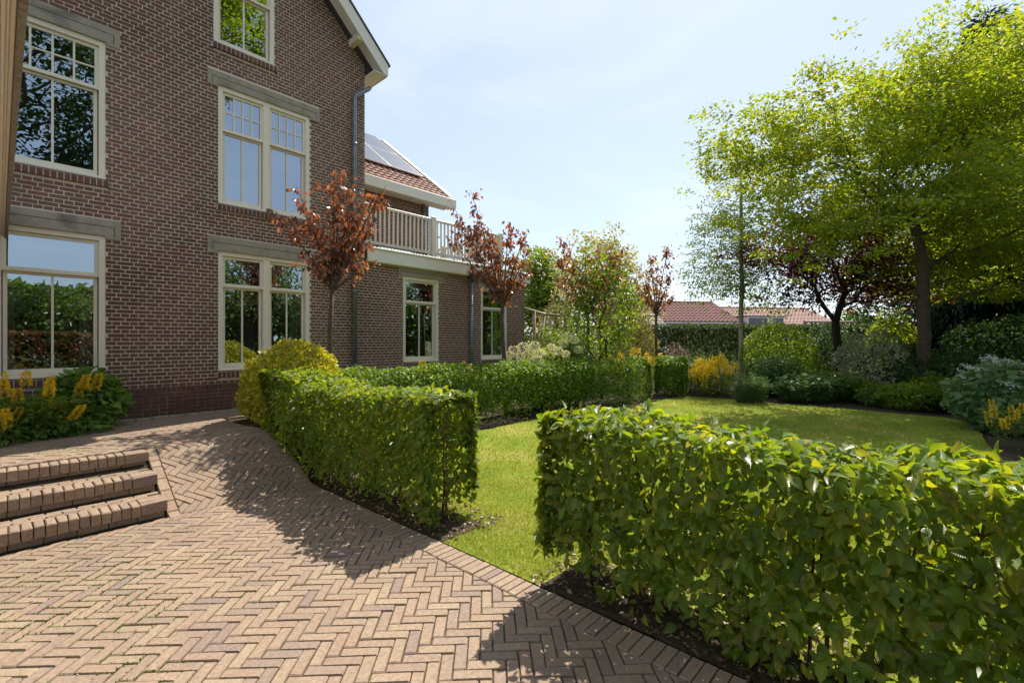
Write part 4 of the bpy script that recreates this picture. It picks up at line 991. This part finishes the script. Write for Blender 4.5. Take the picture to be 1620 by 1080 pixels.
tree('locust_tree', 'large yellow green tree with spreading feathery crown over the right of the lawn', b,
     [b+np.array([-.03, .0, 1.5]), np.array([*at(1461, d)[:2], zz(430, d)]), np.array([*at(1452, d)[:2], zz(375, d)]), np.array([*at(1440, d)[:2], zz(330, d)])],
     tg, .155, 'bark', 'locust', T_DIA, 140, .115, .47, up=.15, wob=.05, flatz=.45, droop=.15, rexp=.56, sub=32, subr=.16, clip_=lambda P: (P[:, 0]*CT+P[:, 1]*ST) > 6.5)
# purple plum
d = 16.5; b = at(1330, d)
ells = [E(1320, 400, 0, 1.9, 1.9, 1.3), E(1240, 400, 0, 1.2, 1.2, .9), E(1400, 410, 0, 1.2, 1.2, 1.0), E(1330, 340, 0, 1.6, 1.6, .9), E(1190, 385, 0, .6, .6, .8), E(1225, 445, 0, .7, .7, .4), E(1265, 462, -.3, 1.0, 1.0, .5), E(1425, 450, .5, .8, .8, .8), E(1395, 455, .3, .9, .9, .6), E(1330, 440, 0, 1.3, 1.3, .5)]
tree('purple_leaved_tree', 'dark purple leaved plum tree under the locust crown with a forked trunk', b,
     [np.array([*at(1326, d)[:2], zz(560, d)]), np.array([*at(1322, d)[:2], zz(508, d)])], crown_targets(360, ells, 8, lump=.45), .125, 'barkd', 'purple', T_DIA, 52, .12, .38, wob=.06, sub=9, subr=.12)
# birch
d = 17.5; b = at(1172, d)
ells = [E(1165, 300, 0, 1.1, 1.1, 1.5), E(1150, 400, 0, 1.6, 1.6, 1.7), E(1200, 420, 0, 1.2, 1.2, 1.4), E(1115, 430, 0, .8, .8, .9), E(1125, 340, 0, .7, .7, .9), E(1230, 470, 0, .8, .8, .5)]
tree('birch_tree', 'slim birch with pale trunk and small open foliage left of the locust', b,
     [np.array([*at(1173, d)[:2], zz(y_, d)]) for y_ in (500, 440, 380, 320, 270)], crown_targets(240, ells, 5), .085, 'barkp', 'birch', T_DIA, 54, .09, .36, wob=.08, droop=.4, flatz=.9, sub=8, subr=.11, nup=.2)
# green and variegated trees behind the low hedge
d = 22; b = at(862, d); ells = [E(862, 440, 0, 1.2, 1.2, 1.5), E(858, 475, 0, 1.4, 1.4, 1.0), E(848, 420, 0, .8, .8, .8)]
tree('green_tree', 'bright green rounded tree just beyond the end of the wing', b, [np.array([*at(862, d)[:2], zz(500, d)]), np.array([*at(860, d)[:2], zz(460, d)])], crown_targets(120, ells, 9, lump=.35), .1, 'bark', 'green', T_DIA, 80, .16, .36, sub=10, subr=.13)
d = 19.5; b = at(950, d); ells = [E(940, 420, 0, 1.35, 1.35, 1.35), E(985, 440, 0, 1.2, 1.2, 1.5), E(960, 500, 0, 1.5, 1.5, 1.2), E(1020, 480, 0, .8, .8, .8), E(955, 385, 0, .8, .8, .7)]
tree('variegated_maple', 'pale cream and green maple with open pointed crown behind the low hedge', b, [np.array([*at(952, d)[:2], zz(510, d)]), np.array([*at(955, d)[:2], zz(450, d)])], crown_targets(170, ells, 12, lump=.35), .09, 'bark', 'maple', T_DIA, 66, .14, .33, sub=8, subr=.12)
d = 13.7; b = at(952, d)
t_ = []
for x_, y_ in ((925, 435), (940, 420), (958, 440), (975, 430), (990, 470), (910, 480), (932, 470), (965, 475), (985, 510), (905, 520), (945, 510), (975, 540), (920, 545), (955, 545), (995, 500)):
    for k in range(4): t_.append(np.array([*at(x_+random.gauss(0, 7), d+random.uniform(-.3, .3))[:2], zz(y_+random.gauss(0, 12), d)]))
tree('multi_stemmed_shrub_tree', 'upright many stemmed young green tree directly behind the low hedge', b, [b+np.array([0, 0, .5]), b+np.array([0, 0, .9])], t_, .05, 'bark', 'green', T_DIA, 44, .115, .17, wob=.03, flatz=1.4, nup=.3)
# tall conifers far right
for i, (x, d, yt, r_, lb) in enumerate(((1640, 21, 15, 2.4, 'tall dark conifer whose tip rises above the locust at the right edge'), (1560, 22, 20, 1.9, 'tall dark conifer behind the locust crown'), (1500, 20, 330, 1.8, 'broad dark evergreen behind the locust trunk'), (1600, 18.5, 330, 2.2, 'dark drooping evergreen low at the right edge'))):
    b = at(x, d); top = zz(yt, d); tg = []
    for k in range(150):
        f = random.random()**.8; a = random.uniform(0, 2*pi); rr = r_*(1-f)**.75*random.uniform(.5, 1)+.1; tg.append(np.array([b[0]+cos(a)*rr, b[1]+sin(a)*rr, .5+f*(top-.5)-rr*.18]))
    tree('conifer', lb, b, [b+np.array([0, 0, top*k/6]) for k in (1, 2, 3, 4, 5, 5.9)], tg, .2, 'barkd', 'conifer', T_LONG, 75, .34, .42, up=-.1, wob=.03, flatz=.4, droop=.45, group=None)

# ------------------------------------------------------------------ border planting
def bush(x, ytop, d, wpx, label, m, n, size, T=T_DIA, name='shrub', cat='shrub', lump=.14, depth=None, z0=0., up=.6, **k):
    p = at(x, d); top = zz(ytop, d); r = wpx/2/FL*d; return shrub(name, label, cat, (p[0], p[1], z0+(top-z0)*.5), (r, depth or r, (top-z0)*.52), n, size, M[m], T, z0=z0, lump=lump, up=up, **k)
bush(1231, 515, 17, 108, 'large clipped dark green dome shrub in front of the boundary hedge', 'green', 9000, .085, lump=.03, shell=.9)
perennials(1187, 588, 12.9, 52, 'small rounded light green bush at the lawn edge right of the yellow flowers', 'greygreen', 170, 0.085, 26, T_LONG)
bush(1378, 528, 14.6, 96, 'cream edged variegated shrub behind the border right of the purple tree', 'silver', 4200, .085, lump=.22)
bush(1005, 500, 17.6, 62, 'yellow green bamboo like bush left of the slender copper tree', 'maple', 4500, .13, T_LONG, up=.2, drape=-.5)
bush(850, 462, 24, 95, 'mid green shrub mass beyond the end of the wing', 'mid', 4500, .2)
bush(888, 470, 18.0, 76, 'pale variegated dogwood behind the timber frame', 'maple', 4200, .11, lump=.2)
bush(868, 520, 15.5, 60, 'green leafy shrub behind the white flower balls', 'green', 2500, .10)
bush(918, 500, 15.0, 50, 'dark green shrub left of the many stemmed tree', 'mid', 2500, .09)
bush(1412, 497, 17.0, 62, 'bright yellow green shrub glowing between the two big trunks', 'locust', 3000, .14, lump=.25)
bush(1440, 608, 11.8, 86, 'light green leafy mound at the lawn edge below the locust trunk', 'green', 3400, .075, lump=.2)
bush(1395, 612, 12.4, 60, 'fresh green perennial mound at the lawn edge right of the purple tree', 'mid', 2200, .075, lump=.2)
perennials(1340, 596, 13.4, 90, 'dark bushy perennials at the foot of the purple tree', 'mid', 130, 0.12, 20, T_OV)
perennials(1275, 590, 13.2, 90, 'tall narrow leaved green perennials left of the purple trunk', 'greygreen', 130, 0.12, 20, T_OV)
perennials(1230, 562, 14.6, 70, 'pale green upright perennials in front of the dome shrub', 'greygreen', 130, 0.12, 20, T_OV)
perennials(1120, 548, 16.5, 90, 'grey green feathery perennials behind the yellow flowers', 'greygreen', 130, 0.12, 26, T_LONG)
bush(1068, 548, 17.0, 50, 'faded pink flower cluster left of the grey green perennials', 'pinkdry', 1500, .07, lump=.25, name='faded_flowers', cat='flowers')
bush(1500, 560, 13.4, 150, 'dark glossy evergreen shrub behind the border below the locust crown', 'dark', 6500, .10, lump=.18)
bush(1600, 500, 14.5, 170, 'dark evergreen bush at the right edge below the conifers', 'dark', 7000, .11, lump=.2)
bush(1420, 545, 16.0, 110, 'dark evergreen shrub behind the locust trunk', 'dark', 5000, .11, lump=.18)
perennials(1510, 605, 11.4, 110, 'grassy green plant with arching leaves at the bed corner', 'mid', 150, 0.2, 26, T_LONG)
bush(1310, 520, 18.5, 90, 'dark shrub between the dome shrub and the purple tree', 'dark', 4200, .11, lump=.15)
bush(1490, 330, 26, 250, 'far dark green tree mass beyond the boundary hedge', 'dark', 9000, .28, name='far_tree', cat='tree', stems=0)
bush(1345, 496, 36, 60, 'distant rounded tree beyond the grey roof', 'mid', 2200, .3, name='far_tree', cat='tree')
dz_ = lambda r: .65+.64*math.sqrt(1-r*r)
perennials(1310, 585, 14.2, 70, 'leafy green perennials filling the bed before the purple trunk', 'green', 90, .12, 18, T_OV)
perennials(1210, 560, 15.6, 60, 'tall fresh green perennials beside the dome shrub', 'mid', 80, .13, 18, T_OV)
perennials(1075, 560, 15.8, 70, 'upright green perennials behind the hedge block', 'greygreen', 90, .12, 20, T_LONG)
perennials(1480, 590, 12.2, 70, 'arching green fern like clump under the locust', 'green', 80, .15, 20, T_LONG)
dw = bush(1600, 578, 8.8, 150, 'dogwood with flat white flower heads at the right edge of the bed', 'greygreen', 2600, .12, T_OV2, lump=.15, up=1.0)
for k in range(34):
    a = random.uniform(pi*.55, pi*1.75); r = random.uniform(.3, .97); n = 40; o = np.array([cos(a)*r*.88, sin(a)*r*.88, dz_(r)+random.gauss(.12, .03)]); vw = unit(np.array([-CT*.55, -ST*.55, 1.])); P_ = rng.normal(0, .05, (n, 3)); P_ = o+P_-np.outer(P_@vw, vw)*.85
    leaves('flower_head', dw, M['petalw'], T_DIA, P_, rng.normal(0, 1, (n, 3))*[1, 1, .2], vw+rng.normal(0, .2, (n, 3)), .036)
def zone(x, d): return at(x, d)[:2]
spikes('yellow_loosestrife', 'broad drift of yellow flower spikes at the far lawn edge beside the hedge block', 'flowers', zone(1128, 14.9), (1.05, .5), 46, 1.3, .5, 'mid', 2000, .11, 'yellow loosestrife clumps', dens=110, petal=.05, wsp=.06, leafh=.5)
spikes('yellow_loosestrife', 'yellow flowers at the right picture edge in front of the white dogwood', 'flowers', zone(1602, 7.4), (.38, .3), 16, .84, .22, 'mid', 500, .08, 'yellow loosestrife clumps', dens=120, petal=.024)
spikes('yellow_loosestrife', 'row of yellow flower spikes just showing over the low hedge', 'flowers', zone(1000, 14.2), (1.5, .4), 40, 1.52, .3, 'mid', 1800, .1, 'yellow loosestrife clumps', dens=60, petal=.05, wsp=.05)
spikes('yellow_loosestrife', 'few yellow flower tips above the low hedge in front of the wing', 'flowers', (6.7, 7.95), (1.1, .25), 18, 1.42, .18, 'mid', 900, .09, 'yellow loosestrife clumps', dens=60, petal=.026)
# white ball hydrangeas behind the low hedge
an = shrub('ball_hydrangea', 'hydrangea with round creamy white flower balls behind the low hedge at the wing corner', 'shrub', (*zone(855, 11.9), .75), (.62, .55, .68), 1500, .13, M['green'], T_OV2, z0=0, lump=.12)
def ball(par, x, y, dd, r=.085):
    p = np.array([*at(x, dd)[:2], zz(y, dd)])-np.array(par.location); n = 230; dv = rv(n)*[1, 1, .82]; core_ = MB()
    leaves('flower_head', par, M['ball'], T_DIA, p+UP*.05+dv*r*1.2*rng.uniform(.85, 1.02, (n, 1)), dv+rng.normal(0, .5, (n, 3)), rng.normal(0, .6, (n, 3))+dv*1.2, .036)
for (x, y, r) in ((813, 557, .1), (828, 553, .12), (845, 551, .11), (806, 565, .09), (836, 565, .12), (853, 562, .10), (866, 567, .14), (824, 568, .1), (883, 558, .09), (872, 552, .08), (895, 563, .08), (848, 572, .1)): ball(an, x, y, 11.4+random.uniform(-.2, .3), r)
a2 = shrub('ball_hydrangea', 'taller hydrangea with creamy flower balls left of the many stemmed tree', 'shrub', (*zone(906, 12.6), .85), (.5, .45, .8), 1100, .13, M['green'], T_OV2, z0=0, lump=.12)
for (x, y, r) in ((897, 536, .12), (892, 547, .09), (908, 541, .09), (915, 556, .09)): ball(a2, x, y, 12.1, r)

# ------------------------------------------------------------------ timber frame, houses far behind
tf = thing('timber_frame', 'weathered timber swing frame of poles and beam behind the white flowers', 'swing frame', loc=tuple(at(850, 16)))
def pole(p, q, r, name):
    o = -np.array(tf.location); p = np.array(p)+o; q = np.array(q)+o; MB().tube([p, (p+q)/2, q], [r, r*.98, r*.95], 9).build(name, M['timber'], tf, True)
def W(x, y, d): return np.array([*at(x, d)[:2], zz(y, d)])
pole(W(822, 486, 14.5), W(862, 497, 16), .05, 'beam'); pole(W(862, 497, 16), W(916, 502, 19), .045, 'beam')
pole(W(845, 493, 15.3), at(845, 15.3), .055, 'post'); pole(W(861, 497, 16), at(848, 15.4), .055, 'leg'); pole(W(871, 499, 16.8), at(871, 16.8), .055, 'post'); pole(W(894, 500, 18), at(894, 18), .055, 'post')

def rowhouse(label, x0, x1, d, yr, ye, m, tw, wallm, dormer=None, deep=5.0, bx=0):
    """long low house seen over the hedge: tiled slope with real tile courses, walls, gutter"""
    p0, p1 = at(x0, d), at(x1, d+bx); v = p1-p0; L = np.linalg.norm(v); ang = math.atan2(v[1], v[0])
    t = thing('neighbour_house', label, 'house', loc=tuple(p0)); t.rotation_euler[2] = ang
    ze_, zr_ = zz(ye, d), zz(yr, d+deep)
    q = MB().box(.2, L-.2, .35, deep*2-.35, 0, ze_, r=0); q.build('wall', M[wallm], t)
    r = MB(); r.prism([(0, ze_-.05), (deep, zr_-.05), (deep*2, ze_-.05), (deep*2, ze_-.2), (0, ze_-.2)], 0, L, 'x', 0); ro = r.build('roof', M[m], t)
    sl2 = math.hypot(deep, zr_-ze_); c_, s_ = deep/sl2, (zr_-ze_)/sl2
    tiles('roof_tile', M[m], ro, 0, L, 0, sl2, lambda x, u, h=0: (x, u*c_-h*s_, ze_+u*s_+h*c_-.04), tw, tw*1.1)
    MB().tube([(0, deep, zr_+.03), (L/2, deep, zr_+.04), (L, deep, zr_+.03)], .13, 8).build('ridge', M[m], ro)
    MB().box(0, L, -.12, .02, ze_-.2, ze_-.06).build('gutter', M['fascia'], t)
    if dormer:
        for a, b_ in dormer:
            dz = zz(dormer_y, d); f = MB().box(a, b_, .3, 2.4, ze_-.1, dz).build('dormer', M['white'], t)
            MB().box(a+.15, b_-.15, .28, .299, ze_, dz-.15).build('window', M['solar'], f); MB().box(a-.1, b_+.1, .2, 2.5, dz+.001, dz+.09).build('dormer_roof', M['zincd'], f)
    return t
dormer_y = 500
rowhouse('long low house with orange red tiled roof left of the birch', 985, 1172, 42, 478, 508, 'redtile', .42, 'houseb', bx=1)
rowhouse('low house with red tiled roof and white dormers right of the birch', 1174, 1335, 46, 487, 514, 'tile', .42, 'houseb', dormer=[(.8, 3.2), (3.5, 5.0)], bx=2)
rowhouse('small outbuilding with grey brown tiled roof between the two trunks', 1325, 1432, 27, 511, 531, 'greytile', .32, 'houseb', deep=2.6, bx=.5)
rowhouse('grey gabled house behind the slender copper tree', 985, 1062, 33, 500, 522, 'zincd', .35, 'white', deep=3)

# ------------------------------------------------------------------ behind the viewer: what the windows mirror
hedge('photinia_hedge', 'red tipped photinia hedge behind the viewer, mirrored in the windows', [(-5, -3.6), (0, -3.9), (5.2, -4.4)], 1.4, 2.0, flat, 12000, .12, M['photinia'], T_DIA, bot=.02)
def bigtree(label, x, y, h, r, m, n, sz=.2, seed=1, low=.35, name='garden_tree'):
    b = np.array([x, y, 0.]); el = [(x+(2.8 if h > 12 else 0), y, h*.68, r, r, h*.3), (x+r*.5, y, h*.55, r*.7, r*.7, h*.2), (x-r*.5, y+.5, h*.6, r*.7, r*.7, h*.2)]
    tree(name, label, b, [b+np.array([0, 0, h*.2]), b+np.array([.1, 0, h*.4])], crown_targets(n, el, seed), .28, 'bark', m, T_DIA, 55, sz, .5)
bigtree('tall garden tree behind the viewer, mirrored in the upper windows', -1.8, -8.5, 17.5, 5.2, 'dark', 340, .24, 2)
b = np.array([5.6, -8.5, 0.])
tree('garden_tree', 'very tall clear stemmed tree behind the viewer, mirrored in the attic window', b, [b+np.array([.1, 0, 6]), b+np.array([.2, 0, 12])], crown_targets(150, [(7.2, -8.5, 17.6, 2.5, 2.5, 3.3)], 21), .26, 'bark', 'locust', T_DIA, 120, .2, .5, sub=10, subr=.16)
bigtree('broad tree behind the viewer on the right, mirrored in the ground floor windows', 9.0, -9.5, 7.5, 3.8, 'birch', 170, .2, 3)
bigtree('second tree far behind the viewer, mirrored low in the double window', 15.5, -7.5, 7.5, 3.6, 'mid', 150, .2, 4)
bigtree('third tree far behind the viewer at the left', -6.5, -10, 5.6, 4.0, 'mid', 160, .2, 5)
bigtree('fourth tree behind the viewer closing the garden', 3.0, -14, 4.9, 4.0, 'birch', 160, .24, 6)
bigtree('tree at the far right of the garden mirrored in the wing windows', 23, -6, 8, 4.0, 'mid', 150, .24, 7)
hedge('boundary_hedge', 'tall garden hedge far behind the viewer', [(-22, -13), (8, -17), (40, -11)], 3, 4.4, flat, 36000, .5, M['mid'], T_DIA, bot=.02)

# ------------------------------------------------------------------ lawn grass, litter
def grass(name, n, x0, x1, y0, y1, h, wd, dmax, dmin=0, polyg=poly):
    x = rng.uniform(x0, x1, n); y = rng.uniform(y0, y1, n); ok = inpoly(x, y, polyg) & ~((x < 2.97+.08*np.sin(y*7)) & ((y < 2.05) | ((y > 3.1) & (y < 5.5))) & (rng.random(n) < .97)); x, y = x[ok], y[ok]
    dd = x*CT+y*ST; px_ = (x*ST-y*CT)/np.maximum(dd, .1)*FL+810; ok = (dd > dmin+rng.normal(0, .8, len(dd))) & (dd < dmax+rng.normal(0, .8, len(dd))) & (px_ > 560) & (px_ < 1660); x, y = x[ok], y[ok]; n = len(x)
    f = np.sin(x*1.7+y)+np.sin(y*2.3-x*.7)*.7+np.sin(x*6.1+y*4)*.4; hh = h*rng.uniform(.5, 1.2, n)*(1+.18*f)
    a = rng.uniform(0, 2*pi, n); ln = rng.normal(0, .45, (n, 2))*hh[:, None]
    P0 = np.c_[x+np.cos(a)*wd, y+np.sin(a)*wd, np.zeros(n)]; P1 = np.c_[x-np.cos(a)*wd, y-np.sin(a)*wd, np.zeros(n)]; P2 = np.c_[x+ln[:, 0], y+ln[:, 1], hh]
    V = np.stack([P0, P1, P2], 1).reshape(-1, 3); tri = np.arange(3*n).reshape(-1, 3)
    tag(link(name, np_mesh(name, V, tri, np.repeat(rng.random(n), 3)), M['blade']), kind='stuff')
grass('grass', 420000, 2.4, 8.5, -1.5, 7, .030, .0022, 6.0)
grass('grass', 260000, 3, 22, -6, 11, .034, .0055, 18, 5.6)
def litter(x0, x1, y0, y1, n, nm='leaf_litter'):
    P = np.c_[rng.uniform(x0, x1, n), rng.uniform(y0, y1, n), np.zeros(n)]; P[:, 2] = gzv(P[:, 0], P[:, 1])*0+.012+rng.uniform(0, .012, n)
    tag(leaves(nm, None, M['litter'], T_OV, P, rng.normal(0, 1, (n, 3))*[1, 1, .25], UP+rng.normal(0, .35, (n, 3)), rng.uniform(.02, .05, n)), kind='stuff')
P = np.c_[rng.uniform(2.6, 6.5, 160), rng.uniform(-1, 6, 160), np.full(160, .03)]; ok = inpoly(P[:, 0], P[:, 1], poly); P = P[ok]; n = len(P)
tag(leaves('fallen_leaf_litter', None, M['litter'], T_OV, P, rng.normal(0, 1, (n, 3))*[1, 1, .2], UP+rng.normal(0, .3, (n, 3)), rng.uniform(.02, .04, n)), kind='stuff')
litter(2.54, 3.3, -1.8, 2.15, 1500); litter(2.54, 3.25, 3.0, 5.4, 900)
n = 90; P = np.c_[rng.uniform(-.5, 2.5, n), rng.uniform(.5, 8.9, n), np.zeros(n)]; P = P[~((P[:, 0] < 1.25) & (P[:, 1] > 5.3) & (P[:, 1] < 6.6))]; P[:, 2] = gzv(P[:, 0], P[:, 1])+.006; n = len(P)
tag(leaves('fallen_petals', None, M['petalw'], T_DIA, P, rng.normal(0, 1, (n, 3))*[1, 1, .1], UP+rng.normal(0, .2, (n, 3)), rng.uniform(.006, .013, n)), kind='stuff')
# seedlings at the hedge foot
for i, (x, y) in enumerate(((2.6, 1.55), (2.58, .55), (2.56, .32), (2.6, 3.3), (2.57, .75))):
    n = 12; a = rng.uniform(0, 2*pi, n); t = thing('seedling', ['leafy seedling near the left end of the front hedge', 'leafy seedling at the edging below the front hedge', 'seedling low at the foot of the front hedge by the picture bottom', 'seedling at the near corner of the left hedge', 'small weed between edging and front hedge'][i], 'plant', loc=(x, y, 0))
    MB().tube([(0, 0, 0), (.01, 0, .06), (.0, .01, .11)], [.003, .0025, .002], 5).build('stem', M['gstem'], t)
    leaves('foliage', t, M['horn'], T_OV, np.c_[np.cos(a)*.01, np.sin(a)*.01, rng.uniform(.04, .12, n)], np.c_[np.cos(a), np.sin(a), rng.uniform(.1, .6, n)], UP+rng.normal(0, .2, (n, 3)), .075)
